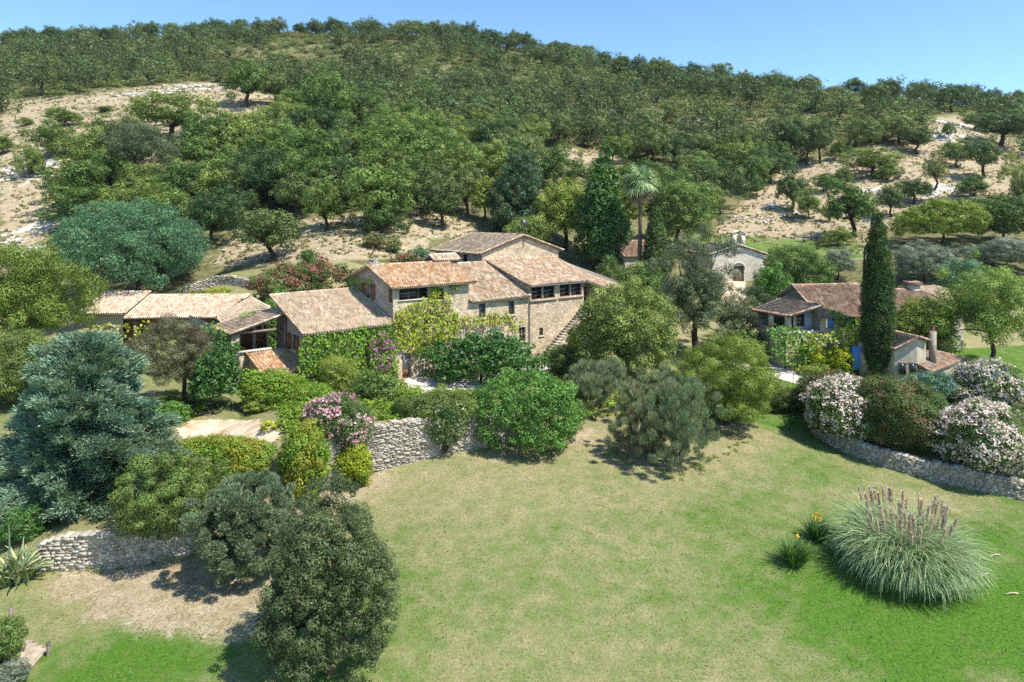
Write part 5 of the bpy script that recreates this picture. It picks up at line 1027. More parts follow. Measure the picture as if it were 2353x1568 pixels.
def broom(label, px, py, wpx, top, Y=None, hue=.35, mat='broom'):
    rng = nrng(); p = spot(px, py, Y); w, h = dims(p, wpx, top); t = thing('broom_bush', label, 'bush', p); m = MB()
    P = crown(rng, (0, 0, h*.5), (w*.5, w*.46, h*.5), 50, .19, -.85, .4, .24); sprays(m, rng, P, lsize(p[1], 9.), 19000, .035, hue, 0., .95, .5)
    m.build('foliage', M[mat], t)
    st = MB()
    for k in range(14):
        a = rng.rand()*6.28; st.tube([(.1*math.cos(a), .1*math.sin(a), -.1), (w*.15*math.cos(a), w*.15*math.sin(a), h*.4), (w*.3*math.cos(a), w*.3*math.sin(a), h*.75)], [.04,.03,.01], 5)
    st.build('stems', M['woodgrey'], t)
broom('grey green broom bush with dry twigs right of the dome shaped bush', 1368, 965, 155, 835, 49.5, .3)
broom('dark green broom bush with a shaded foot, frontmost on the lawn edge', 1560, 1072, 150, 870, None, .25)
broom('brownish grey half dry broom bush left of the frontmost broom', 1475, 1052, 130, 900, None, .95)
broom('tall grey green broom between the laurel and the willowy tree', 1530, 960, 130, 840, 50, .2)
spray_bush('rosemary_bush', 'big grey green bush beside the end of the low dry stone wall', 558, 1325, 212, 1078, 'rosemary', 5., 80000, .12)
# oleanders on the right
shrub('oleander', 'dark red oleander at the back of the flowering clump by the driveway', 'oleander', 1905, 960, 135, 850, 'oleander', Y=49, n=34, hue=.6, flowers=[('red', .13, .022)])
shrub('oleander', 'white flowering oleander left in the clump above the curved wall', 'oleander', 1930, 1035, 150, 868, 'oleander', Y=45.5, n=40, flowers=[('white', .16, .36)])
shrub('oleander', 'big rounded red flowering oleander beside the white one above the curved wall', 'oleander', 2060, 1062, 185, 868, 'oleander', Y=43.8, n=46, hue=.55, flowers=[('red', .13, .022)])
shrub('oleander', 'large white oleander dome at the right edge above the curved wall', 'oleander', 2262, 1118, 200, 935, 'oleander', Y=40.6, n=50, flowers=[('white', .16, .5)])
shrub('oleander', 'white oleander with blue flowers mixed in, far right in front of the outbuilding', 'oleander', 2272, 935, 150, 832, 'oleander', Y=51, n=36, flowers=[('white', .16, .3), ('bluefl', .15, .03)])
shrub('plumbago', 'blue flowering plumbago shrub in front of the low outbuilding', 'plumbago', 2142, 932, 120, 856, 'mimosa', Y=52, n=30, flowers=[('bluefl', .15, .05)])
shrub('oleander', 'low pink oleander in shade at the right edge of the photo', 'oleander', 2350, 990, 60, 925, 'oleander', Y=48, n=18, flowers=[('pink', .15, .03)])
shrub('round_shrub', 'rounded yellow green lemon shrub left of the cottage post', 'shrub', 1862, 835, 60, 785, 'gold', Y=58, n=20)
shrub('round_shrub', 'rounded yellow green lemon shrub beside the blue door', 'shrub', 1930, 838, 60, 788, 'gold', Y=57.5, n=20)
shrub('flower_border', 'green border of low plants along the driveway by the cottage', 'flower bed', 1868, 862, 95, 838, 'yellowgreen', n=20, dr=1.4)
shrub('lily_bed', 'bed of strappy leaved plants beside the driveway', 'flower bed', 1790, 935, 110, 885, 'oak2', Y=50.5, n=24, dr=2.5, asp=.2, hue=.3)
# ------------------------------------------------------------------ palm
def palm():
    rng = nrng(); p = spot(1468, 640, 84); w, h = dims(p, 80, 372); t = thing('palm_tree', 'tall fan palm with a slim trunk and ragged crown beside the dark cypress', 'palm tree', p)
    hc = h*.84; b = MB(); zz = np.linspace(-.4, hc, 24); b.tube(np.c_[.18*np.sin(zz*.12), 0*zz, zz], .27+.05*np.cos(zz*9)*.4-.004*zz, 10); b.build('trunk', M['palmbark'], t, smooth=True)
    def fan(mb, n, e0, e1, Ls):
        for _ in range(n):
            a = rng.rand()*6.283; e = rng.uniform(e0, e1); d = np.array([math.cos(a)*math.cos(e), math.sin(a)*math.cos(e), math.sin(e)]); o = np.array([.18*math.sin(hc*.12), 0, hc+rng.uniform(-.4,.4)])
            st = Ls*rng.uniform(.4, .6); s0 = o+d*st; mb.tube([o, s0], [.035,.02], 4, tint=.4)
            side = unit(np.cross(d, [0, 0, 1.])); up = np.cross(side, d)
            for q in np.linspace(-1.25, 1.25, 15):
                dd = unit(d*math.cos(q)+side*math.sin(q)); L = Ls*.72*rng.uniform(.8, 1.1); p1 = s0+dd*L*.55; p2 = s0+dd*L-np.array([0, 0, .35*L*rng.uniform(.6,1.4)]); wv = np.cross(dd, up)*.055
                tt = rng.rand()
                mb.add([s0-wv*.4, s0+wv*.4, p1+wv, p1-wv], [[0,1,2,3]], tint=tt); mb.add([p1-wv, p1+wv, p2+wv*.2, p2-wv*.2], [[0,1,2,3]], tint=tt)
    m = MB(); fan(m, 38, -.4, 1.4, 2.2); m.build('fronds', M['pampas'], t)
    m = MB(); fan(m, 34, -1.5, -.5, 1.9); m.build('dead_fronds', M['deadfrond'], t)
palm()
# ------------------------------------------------------------------ pampas grass, yellow flowered clumps, agave
def pampas():
    rng = nrng(); p = spot(2084, 1315); t = thing('pampas_grass', 'huge mound of pampas grass with pale plumes on the green lawn', 'pampas grass', p); w = 265*p[1]/F; m = MB()
    for k in range(40):
        a = rng.rand()*6.283; r = math.sqrt(rng.rand())*w*.19; blades(m, rng, 300, .34, 2.5+.9*rng.rand(), .42, .05, 7, rng.uniform(1.3, 2.0), .0+rng.uniform(.15, .5)*r/(w*.19), hue=.2, origin=(math.cos(a)*r, math.sin(a)*r, 0), minl=.5)
    blades(m, rng, 6500, w*.20, 2.8, .75, .05, 8, 2.0, .2, hue=.2, minl=.5); m.build('blades', M['pampas'], t)
    for k in range(64):
        a = rng.rand()*6.283; r = math.sqrt(rng.rand())*w*.27; b = MB(); o = np.array([math.cos(a)*r, math.sin(a)*r, .3]); tip = o+np.array([math.cos(a)*r*.45+rng.normal()*.12, math.sin(a)*r*.4+rng.normal()*.12, 2.15+rng.uniform(0, .9)])
        b.tube([o, tip], [.012,.008], 4, tint=.2); d = unit(tip-o); n = 90; f = rng.rand(n); c = tip-d*(.6*f)[:, None]; dr = unit(d*1.4+rng.normal(size=(n, 3))*.35); s = unit(np.cross(dr, rng.normal(size=(n, 3)))); L = (.16*(1-.5*f))[:, None]
        b.add(np.stack([c, c+s*.05+dr*L*.5, c+dr*L, c-s*.05+dr*L*.5], 1).reshape(-1, 3), np.arange(n*4).reshape(-1, 4), tint=rng.rand(n)); b.build('plume', M['plume'], t)
pampas()
def strap(label, px, py, wpx, top, flowers, name='lily_clump'):
    rng = nrng(); p = spot(px, py); w, h = dims(p, wpx, top); t = thing(name, label, 'flower clump', p); m = MB(); blades(m, rng, 420, w*.24, h*.98, .75, .05, 5, .75, .05); m.build('leaves', M['deep'], t)
    b = MB()
    for k in range(flowers):
        a = rng.rand()*6.283; r = w*.35*rng.rand(); c = np.array([r*math.cos(a), r*math.sin(a), h*rng.uniform(.9,1.1)])
        for q in range(14):
            d = unit(rng.normal(size=3)+[0,0,.4]); s = unit(np.cross(d, rng.normal(size=3))); b.add([c, c+d*.07+s*.04, c+d*.13, c+d*.07-s*.04], [[0,1,2,3]], tint=rng.rand())
    b.build('blossom', M['yellowfl'], t)
strap('small clump of strappy dark leaves with several yellow flowers nearest the pampas grass', 1880, 1240, 56, 1188, 5); strap('small clump of strappy dark leaves with one yellow flower, left of the pampas grass', 1825, 1298, 62, 1235, 1)
def agave():
    rng = nrng(); p = spot(28, 1335); w, h = dims(p, 130, 1205); t = thing('agave', 'large variegated agave with cream edged leaves at the left edge', 'agave', p); m = MB()
    for q in range(5):
        o = (rng.uniform(-.6,.6), rng.uniform(-.5,.5), 0); blades(m, rng, 30, .15, 1.7, 1.0, .2, 6, .8, .1, origin=o)
    m.build('leaves', M['agave'], t)
    b = MB(); b.tube([(-.1,0,0),(-.12,0,1.3),(-.15,0,h)], [.06,.05,.02], 6); b.build('flower_stalk', M['olive'], t)
agave()
# ------------------------------------------------------------------ small things on the lawn
p = spot(111, 1507); b = MB(); b.tube([(0,0,-.1),(0,0,.1),(0,0,.42),(0,0,.46)], [.075,.075,.07,.02], 10); t = thing('garden_light', 'short dark bollard light on the grass by the timber deck', 'bollard light', p); b.build('post', M['woodgrey'], t); b = MB(); b.tube([(0,0,.465),(0,0,.52)], [.095,.07], 10); b.build('cap', M['metal'], t)
p = spot(25, 1440); b = MB(); b.box(-.06,.06,-.06,.06,-.1,.8); t = thing('wooden_post', 'dark wooden post among leaves at the bottom left edge', 'post', p); b.build('post', M['woodgrey'], t)
shrub('leafy_shrub', 'leafy shrub climbing the post at the bottom left edge', 'shrub', 12, 1520, 75, 1420, 'oak2', n=20)
shrub('leafy_shrub', 'grey leaved low shrub in the bottom left corner', 'shrub', 22, 1575, 90, 1530, 'olive', n=16)
p = spot(1822, 892); b = MB(); b.tube([(0,0,-.2),(.02,0,1.0),(.1,0,2.0)], [.03,.025,.02], 6); b.tube([(.1,0,2.0),(-.12,0,2.35)], [.018,.012], 5); t = thing('garden_stake', 'thin wooden stake at the edge of the driveway', 'stake', p); b.build('stake', M['woodgrey'], t)
# wooden gate panel beyond the back roof, fallen plumes on the grass, stones
p = spot(1098, 536, 90); t = thing('wooden_crate', 'orange brown slatted wooden panel at the foot of the slope behind the back roof', 'wooden panel', p); b = MB()
for k in range(6): b.box(-.75+k*.26, -.55+k*.26, -.04, .04, 0, 1.0)
b.build('slats', M['woodpale'], t); b = MB(); b.box(-.8,.85,.05,.1,.2,.3); b.box(-.8,.85,.05,.1,.7,.8); b.build('rail', M['wood'], t)
for px, py, a in ((2285,1280,.3),(2325,1368,.1),(2262,1325,.5)):
    p = spot(px, py); b = MB(); L = 30*p[1]/F; b.tube([(-L*.5*math.cos(a), -L*.5*math.sin(a), .06), (0, 0, .12), (L*.5*math.cos(a), L*.5*math.sin(a), .06)], [.01,.02,.035], 5); o = b.build('fallen_plume', M['plume'], None, loc=p); tag(o, 'fallen dry pampas stalk lying on the grass right of the mound', 'stalk', 'fallen pampas stalks')
# ------------------------------------------------------------------ cork oaks of the hillside
def oak_proto(k, leaf=.34, n=24, bushy=False, mat='oak'):
    """one oak, 8 m high and about 8 m wide, at the origin"""
    rng = np.random.RandomState(900+k); t = thing('cork_oak', 'cork oak on the slope', 'oak tree', (0, 0, -50))
    lo = .05 if bushy else .15; lean = (rng.uniform(-.3,.3), rng.uniform(-.15,.15)) if not bushy else (0, 0)
    P = crown(rng, (lean[0]*3, lean[1]*3, 8*(lo+1)/2), (4.1, 4.1, 8*(1-lo)/2), n, .35, -.6 if bushy else -.55, .3, .24)
    m = MB(); leaves(m, rng, P, leaf, .95, .6, .75); m.build('crown', M[mat], t); tb = MB(); limbs(tb, rng, 8, .34 if not bushy else .2, P, 7, .3, lean); tb.build('trunk', M['bark'], t, smooth=True)
    return t
PROTO = [oak_proto(k) for k in range(6)]; BUSHY = [oak_proto(20+k, .32, 26, True, 'oak2') for k in range(4)]; GREENP = [oak_proto(40+k, .34, 26, False, 'oak2') for k in range(4)]
FIRST = set()
def place(kind, x, y, z, w, h, label, rng, group=None, ry=0):
    pr = kind[rng.randint(len(kind))]; loc = (x, y, z-.15); rz = rng.rand()*6.283; s = (w/8.2, w/8.2*rng.uniform(.9,1.1), h/8.3)
    if pr.name not in FIRST:
        FIRST.add(pr.name); o = pr; o.location = loc; o.rotation_euler = (0, 0, rz); o.scale = s; o['label'] = label
    else: o = copy_thing(pr, loc, rz, s, label)
    if group: o['group'] = group
    elif 'group' in o: del o['group']
    return o
HAND = [ # base x, base y, top, width, kind, label
 (567,246,140,112,'g','large cork oak with a bare dark trunk on the rocky crest of the left clearing'),
 (632,241,165,66,'o','leaning cork oak just right of the large one on the rocky crest'),
 (392,322,216,150,'g','wide cork oak standing alone in the middle of the left clearing'),
 (72,410,330,58,'b','dark bushy oak beside the pale rock slabs at the left'),
 (130,362,282,100,'b','dark oak clump at the left edge of the wood below the clearing'),
 (150,292,246,80,'b','low dark oak on the bare slope near the left edge'),
 (240,258,242,46,'b','small grey bush oak alone under the crest of the left clearing'),
 (60,290,268,32,'b','smallest lone bush on the bare left slope'),
 (8,354,308,50,'b','round bush oak cut by the left edge of the photo'),
 (205,425,290,115,'g','tall green oak at the left front of the wood'),
 (190,480,352,150,'b','broad bushy oak above the mimosa on the left'),
 (240,520,420,190,'b','wide dark oak directly behind the mimosa, left side'),
 (430,490,382,135,'g','mid green oak behind the mimosa, right side'),
 (485,565,440,115,'o','olive toned oak between the mimosa and the bare slope'),
 (395,540,430,110,'b','bushy oak rising behind the mimosa top'),
 (480,385,256,122,'g','tall oak below the wide lone oak, left of the rock crest'),
 (560,405,266,130,'g','dense oak in the wood under the rocky crest'),
 (640,425,290,132,'g','dense oak in the wood below the leaning oak'),
 (720,445,300,122,'g','dense oak in the wood left of the small sandy gap'),
 (500,480,345,122,'g','oak in the second row above the bare slope, left'),
 (595,442,330,112,'o','oak with a visible forked trunk in the middle of the wood'),
 (752,312,172,112,'g','large dark oak just right of the rocky crest'),
 (615,604,470,152,'o','broad oak low on the bare slope behind the red oleander hedge'),
 (748,532,415,98,'g','round headed oak with a straight trunk on the bare slope'),
 (862,528,368,165,'g','wide bushy oak at the right of the bare slope'),
 (800,480,350,120,'o','oak behind the round headed one on the bare slope'),
 (969,497,378,122,'o','oak with a thick leaning dark trunk on the slope behind the farmhouse'),
 (1022,528,395,92,'o','slim oak with a straight trunk above the back roof'),
 (1075,492,380,92,'o','oak with a stout short trunk left of the dark cedar'),
 (885,545,455,95,'b','bushy low oak on the slope left of the leaning trunk'),
 (905,420,290,172,'g','large dense oak mass right of the small sandy gap'),
 (1000,400,300,120,'g','oak in the wood above the slim straight trunk'),
 (1100,400,320,110,'o','oak above the dark cedar top'),
 (830,395,300,100,'g','oak at the lower end of the small sandy gap'),
 (690,350,250,95,'o','oak between the rocky crest and the small sandy gap'),
 (680,500,400,100,'o','oak at the upper edge of the bare slope'),
 (545,520,420,95,'o','oak at the left edge of the bare slope'),
 (1180,350,262,80,'o','dark oak left of the white rock on the mid slope'),
 (1225,330,262,62,'o','dark oak beside the white rock on the mid slope'),
 (1100,300,228,80,'o','oak on the mid slope above the wood'),
 (1240,400,330,90,'b','bushy oak under the mid slope terrace'),
 (1819,367,276,72,'o','left of three oaks with bare trunks on the right slope'),
 (1854,379,290,54,'o','middle of three oaks with bare trunks on the right slope'),
 (1884,376,270,72,'o','right of three oaks with bare trunks on the right slope'),
 (1928,367,320,40,'b','small bushy oak right of the three bare trunks'),
 (1767,422,340,86,'o','oak with a leaning trunk at the left of the right slope'),
 (1651,495,370,118,'o','big dark oak clump at the left foot of the right slope'),
 (1730,440,350,70,'b','dark oak just above the big clump on the right slope'),
 (1740,452,396,42,'b','small upright bush oak left of the lower right slope'),
 (1819,484,390,64,'o','oak on the lower right slope above the chapel'),
 (1856,502,436,60,'b','bushy oak on the lower right slope left of the long cypress top'),
 (1907,511,465,40,'b','small bush oak above the meadow'),
 (1962,545,415,118,'g','large oak just left of the tall cypress top'),
 (1925,565,520,60,'b','low dark bush at the right end of the meadow'),
 (2048,500,416,58,'o','thin trunked oak right of the tall cypress top'),
 (2100,468,410,72,'o','light oak right of the thin trunked one'),
 (2010,405,340,98,'g','broad oak in the middle of the right slope'),
 (2044,416,376,56,'b','bright round bush in the middle of the right slope'),
 (1895,440,396,62,'b','bright bushy oak below the three bare trunks'),
 (1935,425,385,45,'b','small bush between the bright bushy oak and the broad oak'),
 (1986,350,270,76,'o','dark oak on the upper right slope'),
 (2070,335,255,90,'o','dark oak left of the white rocks on the right slope'),
 (2108,354,286,72,'o','oak below the white rocks on the right slope'),
 (2178,318,280,30,'b','single small bush beside the white rocks at the right'),
 (2263,408,310,88,'o','oak with low branches on the far right slope'),
 (2200,385,320,80,'b','bushy oak left of the low branched one on the far right slope'),
 (2240,453,405,62,'b','low round bush on the far right slope'),
 (2346,480,400,40,'o','oak cut by the right edge of the photo'),
 (2300,335,250,105,'o','dark oak group at the right edge below the skyline'),
 (2240,300,255,60,'o','oak just right of the white rocks on the right slope'),
 (1620,440,350,100,'b','bushy oak behind the palm and cypress'),
 (1580,400,340,80,'o','oak behind the palm crown'),
 (1700,360,290,70,'o','dark oak on the mid slope above the right clearing'),
 (1640,150,0,0,'',''),
]
rng = np.random.RandomState(4242)
KK = {'o': PROTO, 'g': GREENP, 'b': BUSHY}; used = []
for px, py, top, wpx, k, lab in HAND:
    if not k: continue
    p = hit(px, py, 60); w, h = dims(p, wpx, top); place(KK[k], *p, w*1.02, h*1.03, lab, rng); used.append((p[0], p[1], w))
# the pale trunked eucalyptus and the dry reddish tree, the thin pale tree
tree('eucalyptus', 'eucalyptus with a tall pale trunk and grey green crown in the middle of the wood', 'eucalyptus', 317, 458, 165, 282, 'eucalyptus', Y=112, n=44, pr=.26, lo_=.3, trunk='barkpale', lk=2.2, asp=.35, cov=.8, jit=.2, r0=.35)
tree('dry_tree', 'half dry reddish brown tree on the right slope', 'tree', 2148, 436, 52, 350, 'scrub', n=22, lo_=.1, hue=1., lk=2., cov=.7)
tree('pale_tree', 'thin pale leaved tree with a light trunk at the far right edge', 'tree', 2326, 467, 50, 352, 'yellowgreen', n=18, lo_=.35, trunk='barkpale', lk=2., cov=.5, r0=.12)
def free(x, y, d):
    return all((x-a)**2+(y-b)**2 > (d+.28*w)**2 for a, b, w in used)
# scattered oaks
cand = []
R = np.random.RandomState(77); n_try = 26000
yy = np.sqrt(R.uniform(86**2, 375**2, n_try)); xx = R.uniform(-.82, .82, n_try)*yy
zz = ground(xx, yy); px, py = proj(xx, yy, zz)
dens = fbm(xx/28, yy/28, 71); ok = np.ones(n_try, bool)
for P_ in CLEAR:
    for hh_ in (-.4, 2.5, 5.0, 7.5): ok &= ~inpoly(px, py-hh_*F/yy, P_)
ok &= ~((px < 135) & (yy < 165)); ok &= (px > -60) & (px < 2420) & ~((yy < 112) & (px > 1050)) & ~((yy < 96)) & ~((py > 590))
ok &= ~((px > 1130) & (px < 1720) & (yy < 116))
up = sstep(150, 230, yy)
thr = np.where((px < 1150) & (yy < 175), .30, np.where(px < 1150, np.where(yy < 200, .46, .50), np.where(yy < 190, .50, .60))); ok &= dens > thr+R.uniform(-.12, .12, n_try)
cell = {}
for i in np.where(ok)[0]:
    d = 4.6 if yy[i] < 170 else 7.0; c = (int(xx[i]//7), int(yy[i]//7)); good = True
    for a in (-1, 0, 1):
        for b_ in (-1, 0, 1):
            for (x2, y2) in cell.get((c[0]+a, c[1]+b_), ()):
                if (x2-xx[i])**2+(y2-yy[i])**2 < d*d: good = False
    if not good: continue
    if yy[i] < 200 and not free(xx[i], yy[i], 2.6): continue
    cell.setdefault(c, []).append((xx[i], yy[i])); cand.append((yy[i], xx[i], zz[i], px[i], py[i]))
cand.sort(); N_IND = 205
ridge = []
def zone_label(px_, y):
    if y < 130: return ('cork oak packed into the dense green wood on the slope behind the annexe and farmhouse' if px_ < 1150 else 'cork oak on the lower right slope among the clearings'), 'oaks of the wood behind the farmhouse' if px_ < 1150 else 'oaks of the lower right slope'
    if px_ < 700: return 'cork oak in the dense wood on the left part of the hill below the skyline', 'oaks of the upper left hill'
    if px_ < 1400: return 'cork oak in the scrub on the middle of the hill below the skyline', 'oaks of the middle hill'
    return 'cork oak among the maquis on the right part of the hill below the skyline', 'oaks of the right hill'
# the oaks that stand against the sky come as individuals too: the highest seen in each narrow strip
sky_i = {}
for i, (y, x, z, px_, py_) in enumerate(cand):
    b_ = int(px_//22)
    if 0 <= px_ < 2353 and y > 190 and (b_ not in sky_i or py_ < cand[sky_i[b_]][4]): sky_i[b_] = i
sky_set = set(sky_i.values()); far = []; left = N_IND-len(sky_set)
for i, (y, x, z, px_, py_) in enumerate(cand):
    h = R.uniform(6., 9.4); w = h*R.uniform(.8, 1.1)
    if i in sky_set: place(PROTO, x, y, z, w, h*1.08, 'dark cork oak standing against the sky along the '+('left' if px_ < 780 else 'middle' if px_ < 1570 else 'right')+' part of the ridge', rng, 'oaks along the ridge')
    elif left > 0 and -30 < px_ < 2380:
        left -= 1; l, g = zone_label(px_, y); place(GREENP if (y < 150 and R.rand() < .5) else (BUSHY if R.rand() < .55 else PROTO), x, y, z, w, h, l, rng, g)
    else: far.append((x, y, z, w, h))
# the farther oaks: one mass
def unit_crown(k, n_leaf, leaf):
    r_ = np.random.RandomState(1300+k); P = crown(r_, (0, 0, .56), (.5, .5, .44), 10, .44, -.75, .3, .3); m = MB(); leaves(m, r_, P, leaf, .9, .65, .82, cap=n_leaf, inner=.25)
    tb = MB(); limbs(tb, r_, 1., .04, P, 3, .3, (r_.uniform(-.2,.2), 0), 4)
    V = np.concatenate(m.v); T = np.concatenate(m.t); V2 = np.concatenate(tb.v); Q2 = np.concatenate([q for q in tb.f]); return V, T, V2, Q2
UC = [unit_crown(k, 560, .078) for k in range(6)]
fm = MB()
for x, y, z, w, h in far:
    w *= 1.1; h *= 1.05
    V, T, V2, Q2 = UC[R.randint(6)]; a = R.rand()*6.283; c, s = math.cos(a), math.sin(a); S = np.array([w, w, h]); o = np.array([x, y, z-.2]); rot = np.array([[c, s, 0], [-s, c, 0], [0, 0, 1]])
    fm.add((V*S)@rot+o, np.arange(len(V)).reshape(-1, 4), tint=np.clip(T*.7+R.uniform(-.2,.45), 0, 1), hue=R.rand()**3*.35); fm.add((V2*S)@rot+o, Q2, mi=1)
if far:
    o = fm.build('oak_wood', [M['oak'], M['bark']]); o['kind'] = 'stuff'
# maquis scrub: low bushes without number
def unit_bush(k):
    r_ = np.random.RandomState(1700+k); P = crown(r_, (0, 0, .45), (.5, .5, .5), 5, .5, -.4, .2, .18); m = MB(); leaves(m, r_, P, .16, .8, .65, .8, cap=130, inner=.25); return np.concatenate(m.v), np.concatenate(m.t)
UB = [unit_bush(k) for k in range(8)]
R = np.random.RandomState(79); n_try = 19000
yy = np.sqrt(R.uniform(88**2, 372**2, n_try)); xx = R.uniform(-.8, .8, n_try)*yy; zz = ground(xx, yy); px, py = proj(xx, yy, zz)
ok = np.ones(n_try, bool)
for P_ in CLEAR: ok &= ~inpoly(px, py+2, P_)
ok &= ~((yy < 114) & (px > 1050)) & (R.rand(n_try) < np.where(yy > 150, .95, .4)) & ~((px > 1130) & (px < 1720) & (yy < 116))
stray = ~ok & (R.rand(n_try) < .4) & (yy > 80) & ((yy < 118) | (R.rand(n_try) < .6)) & ~((yy < 126) & (px > 1560) & (px < 2000)); ok |= stray
sm = MB(); hv = np.clip((fbm(xx/16, yy/16, 83)-.45)*2.4, 0, 1); tv = fbm(xx/9, yy/9, 87)
for i in np.where(ok)[0]:
    V, T = UB[R.randint(8)]; a = R.rand()*6.283; c, s = math.cos(a), math.sin(a); w = R.uniform(1.6, 4.6)*(R.choice([.1,.14,.2,.3]) if stray[i] else 1); h = w*R.uniform(.3, .6)
    rot = np.array([[c, s, 0], [-s, c, 0], [0, 0, 1]]); sm.add((V*np.array([w, w, h]))@rot+np.array([xx[i], yy[i], zz[i]-.1]), np.arange(len(V)).reshape(-1, 4), tint=np.clip(T*.8+(tv[i]-.5)*.8+R.uniform(-.15,.25), 0, 1), hue=(R.rand() if stray[i] else hv[i]*R.rand()))
o = sm.build('maquis_scrub', M['scrub']); o['kind'] = 'stuff'
print('oaks', len(HAND)-1+N_IND, 'far', len(far), 'bushes', int(ok.sum()))
# low leafy ground cover between the shrubs of the terrace garden
gc = MB()
for poly, cnt, wmin, wmax, hu in (([(640,935),(690,895),(900,885),(1085,905),(1095,955),(870,968),(800,960),(720,985),(650,1000)], 420, .35, 1.1, .35), ([(1250,880),(1330,850),(1440,900),(1700,880),(1780,920),(1760,970),(1500,970),(1300,960)], 260, .35, 1.1, .5), ([(330,930),(400,900),(480,940),(440,962),(390,985),(330,980)], 90, .3, .8, .4),
        ([(640,1080),(745,1130),(735,1160),(640,1120)], 40, .2, .5, .4), ([(1750,880),(1850,900),(1850,940),(1740,935)], 90, .25, .6, .2), ([(60,1300),(450,1265),(455,1285),(280,1312),(60,1330)], 50, .12, .35, .6), ([(1350,1005),(1560,1085),(1760,985),(1740,1010),(1560,1110),(1340,1030)], 60, .12, .4, .8)):
    P = np.array(poly, float); q = R.uniform(P.min(0), P.max(0), (4000, 2)); q = q[inpoly(q[:, 0], q[:, 1], poly)][:cnt]
    for a, b_ in q:
        x, y, z = hit(a, b_); V, T = UB[R.randint(8)]; w = R.uniform(wmin, wmax); h = w*R.uniform(.4, .9); c, s_ = math.cos(a), math.sin(a); rot = np.array([[c, s_, 0], [-s_, c, 0], [0, 0, 1]])
        gc.add((V*np.array([w, w, h]))@rot+np.array([x, y, z-.04]), np.arange(len(V)).reshape(-1, 4), tint=np.clip(T*.7+R.uniform(-.1,.4), 0, 1), hue=hu*R.rand())
o = gc.build('ground_cover', M['ivy']); o['kind'] = 'stuff'
# ------------------------------------------------------------------ limestone outcrops
def boulder(mb, rng, c, r):
    n = 9; k = np.arange(n*2)+.5; u_, v_ = np.meshgrid(np.linspace(0, 2*np.pi, n+1)[:-1], np.linspace(.08, np.pi-.08, 6)); D = np.stack([np.cos(u_)*np.sin(v_), np.sin(u_)*np.sin(v_), np.cos(v_)], -1)
    s = 1+.45*(rng.rand(*D.shape[:2])-.5); V = (D*s[..., None])*np.array([r*rng.uniform(.8,1.5), r*rng.uniform(.7,1.1), r*rng.uniform(.4,.75)])+c; V = V.reshape(-1, 3)
    i = np.arange(5)[:, None]*n; j = np.arange(n)[None]; j2 = (j+1) % n; Q = np.stack([i+j, i+n+j, i+n+j2, i+j2], -1).reshape(-1, 4); mb.add(V, Q); mb.add(V, [list(range(n))]); mb.add(V, [list(range(5*n, 6*n))[::-1]])
def outcrop(label, px, py, wpx, n, seed, s=1.):
    rng = np.random.RandomState(seed); p = hit(px, py, 50); w = wpx*p[1]/F; b = MB()
    for k in range(n):
        x = rng.normal()*w*.27; y = rng.normal()*w*.16; r = s*w*rng.uniform(.03,.10)+.12; z = gz(p[0]+x, p[1]+y)-p[2]; boulder(b, rng, np.array([x, y, z+r*.1]), r)
    o = b.build('rock_outcrop', M['rock'], loc=p); tag(o, label, 'rocks')
outcrop('ridge of pale boulders at the left end of the clearing crest', 303, 218, 90, 60, 1, .6); outcrop('pale boulders on the top of the clearing crest near the big oak', 452, 200, 110, 70, 2, .6)
outcrop('low band of pale rocks between the two boulder heaps on the crest', 385, 214, 100, 30, 12, .5)
outcrop('pale smooth rock slabs on the bare slope at the left edge', 45, 400, 110, 26, 3, 1.3); outcrop('white broken stones on the slope beside the pale green tree at the left', 18, 575, 70, 40, 4, .7)
outcrop('white rocks scattered high on the far right slope', 2190, 288, 80, 60, 5, .6); outcrop('small white rock in the scrub in the middle of the hill', 1212, 303, 34, 12, 6, 1.2)
outcrop('thin pale rocks in the scrub on the upper left hill', 70, 158, 36, 9, 7, 1.); outcrop('thin pale rock ledge in the scrub under the left skyline', 195, 172, 60, 12, 8, .8)
outcrop('scattered stones on the right slope above the olive trees', 2050, 462, 130, 40, 9, .35); outcrop('stones on the slope behind the chapel', 1760, 505, 130, 36, 10, .3); outcrop('pale stones at the foot of the big olive oak on the right', 2150, 452, 80, 24, 11, .4)
outcrop('pale stones beside the sandy gap in the wood', 818, 305, 50, 18, 13, .6)
# small things lying about
rng = np.random.RandomState(55); b = MB()
for k in range(900):
    y = rng.uniform(72, 150); x = rng.uniform(-.75, .75)*y; z = gz(x, y) if k < 0 else 0; b_ = (x, y)
    if k == 0: pts_ = []
    pts_.append(b_)
pts_ = np.array(pts_); zz = ground(pts_[:, 0], pts_[:, 1]); px, py = proj(pts_[:, 0], pts_[:, 1], zz)
for (x, y), z, a, c in zip(pts_, zz, px, py):
    if any(inpoly(np.array([a]), np.array([c]), P_)[0] for P_ in (CLEAR[0], CLEAR[1], CLEAR[4])): boulder(b, rng, np.array([x, y, z]), rng.uniform(.08,.28))
o = b.build('loose_stones', M['rock']); o['kind'] = 'stuff'
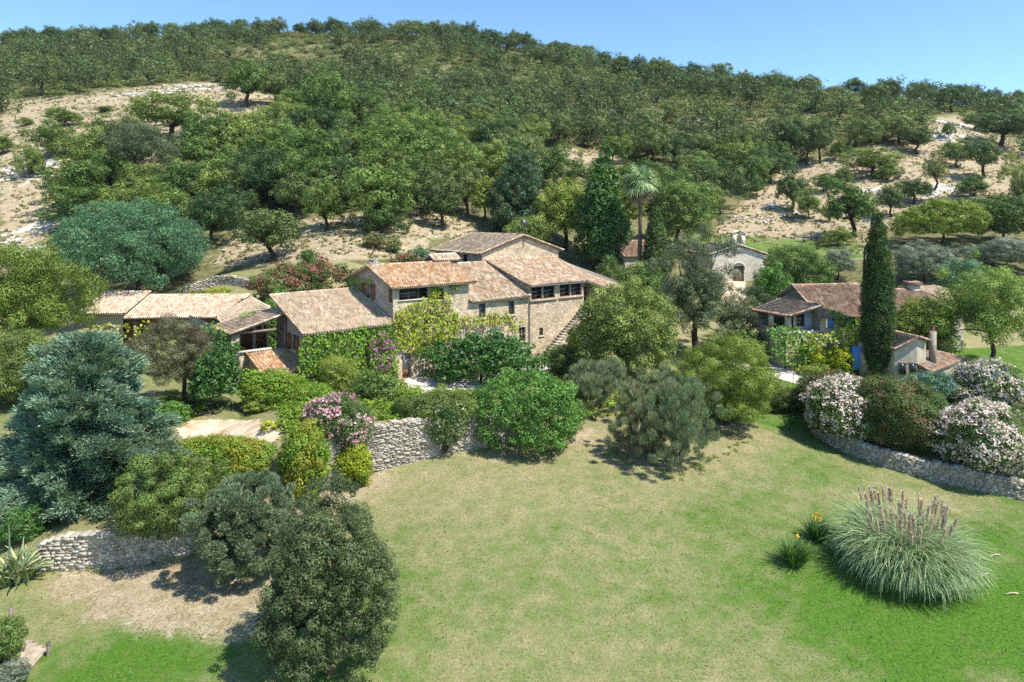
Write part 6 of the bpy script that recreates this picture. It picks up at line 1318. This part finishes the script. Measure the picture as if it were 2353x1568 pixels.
# dry tufts of the bare slopes
R = np.random.RandomState(66); n = 30000; yy = R.uniform(70, 200, n); xx = R.uniform(-.8, .8, n)*yy; zz = ground(xx, yy); px, py = proj(xx, yy, zz); ok = np.zeros(n, bool)
for P_ in CLEAR[:5]: ok |= inpoly(px, py, P_)
ok &= fbm(xx/3, yy/3, 97)+R.uniform(-.2, .2, n) > .42; xx, yy, zz = xx[ok], yy[ok], zz[ok]; tf = MB()
for k in range(9):
    n = len(xx); sz = R.uniform(.12, .34, n)*np.where(R.rand(n) < .12, 2, 1); a = R.rand(n)*6.283; o = np.stack([xx, yy, zz], 1)+R.normal(size=(n, 3))*np.array([.14, .14, 0]); tg = unit(np.stack([np.cos(a)*.8, np.sin(a)*.8, R.uniform(.3, 1, n)], 1)); s_ = unit(np.cross(tg, R.normal(size=(n, 3)))); L = sz[:, None]
    if k == 0: hu = np.where(R.rand(n) < .55, R.uniform(.6, 1, n), R.uniform(0, .4, n))
    tf.add(np.stack([o, o+tg*L*.5+s_*L*.35, o+tg*L, o+tg*L*.5-s_*L*.35], 1).reshape(-1, 3), np.arange(n*4).reshape(-1, 4), tint=R.rand(n), hue=hu)
o = tf.build('dry_grass_tufts', M['scrub']); o['kind'] = 'stuff'
# ------------------------------------------------------------------ grass of the lawn
R = np.random.RandomState(91); n = 230000
y = np.sqrt(R.uniform(22**2, 60**2, n)); x = R.uniform(-.8, .8, n)*y
z = ground(x, y); g = greenness(x, y)
px, py = proj(x, y, z); ok = (py > 880) & (py < 1640)
for P_ in ([(380,960),(660,960),(650,1030),(390,1010)], [(1690,810),(2240,935),(2215,975),(1680,845)], [(0,1460),(130,1460),(130,1560),(0,1560)]): ok &= ~inpoly(px, py, P_)
x, y, z, g = x[ok], y[ok], z[ok], g[ok]; n = len(x)
gg = np.clip(g+(fbm(x/1.4, y/1.4, 95)-.5)*1.1, 0, 1)
h = R.uniform(.015, .045, n)*(.6+.6*gg); a = R.rand(n)*6.283; w = R.uniform(.008, .02, n)
lx = R.normal(size=n)*.09; ly = R.normal(size=n)*.09
V = np.stack([np.c_[x-np.cos(a)*w, y-np.sin(a)*w, z-.01], np.c_[x+np.cos(a)*w, y+np.sin(a)*w, z-.01], np.c_[x+np.cos(a)*w*.7+lx, y+np.sin(a)*w*.7+ly, z+h], np.c_[x-np.cos(a)*w*.7+lx, y-np.sin(a)*w*.7+ly, z+h*.8]], 1).reshape(-1, 3)
gm_ = MB(); gm_.add(V, np.arange(n*4).reshape(-1, 4), tint=.3+.4*R.rand(n), hue=(1-gg)*.95); o = gm_.build('grass', M['grass']); o['kind'] = 'stuff'


# ------------------------------------------------------------------ thin summer haze
b = MB(); b.box(-425, 425, -65, 712, -14, 135); o = b.build('haze', []); o['kind'] = 'stuff'
hm = bpy.data.materials.new('haze'); hm.use_nodes = True; hn = hm.node_tree.nodes; hn.remove(hn['Principled BSDF']); pv = hn.new('ShaderNodeVolumePrincipled'); pv.inputs['Color'].default_value = (.80, .88, 1, 1); pv.inputs['Density'].default_value = .00007; pv.inputs['Anisotropy'].default_value = .1
hm.node_tree.links.new(pv.outputs[0], hn['Material Output'].inputs['Volume']); o.data.materials.append(hm); cy.volume_bounces = 0
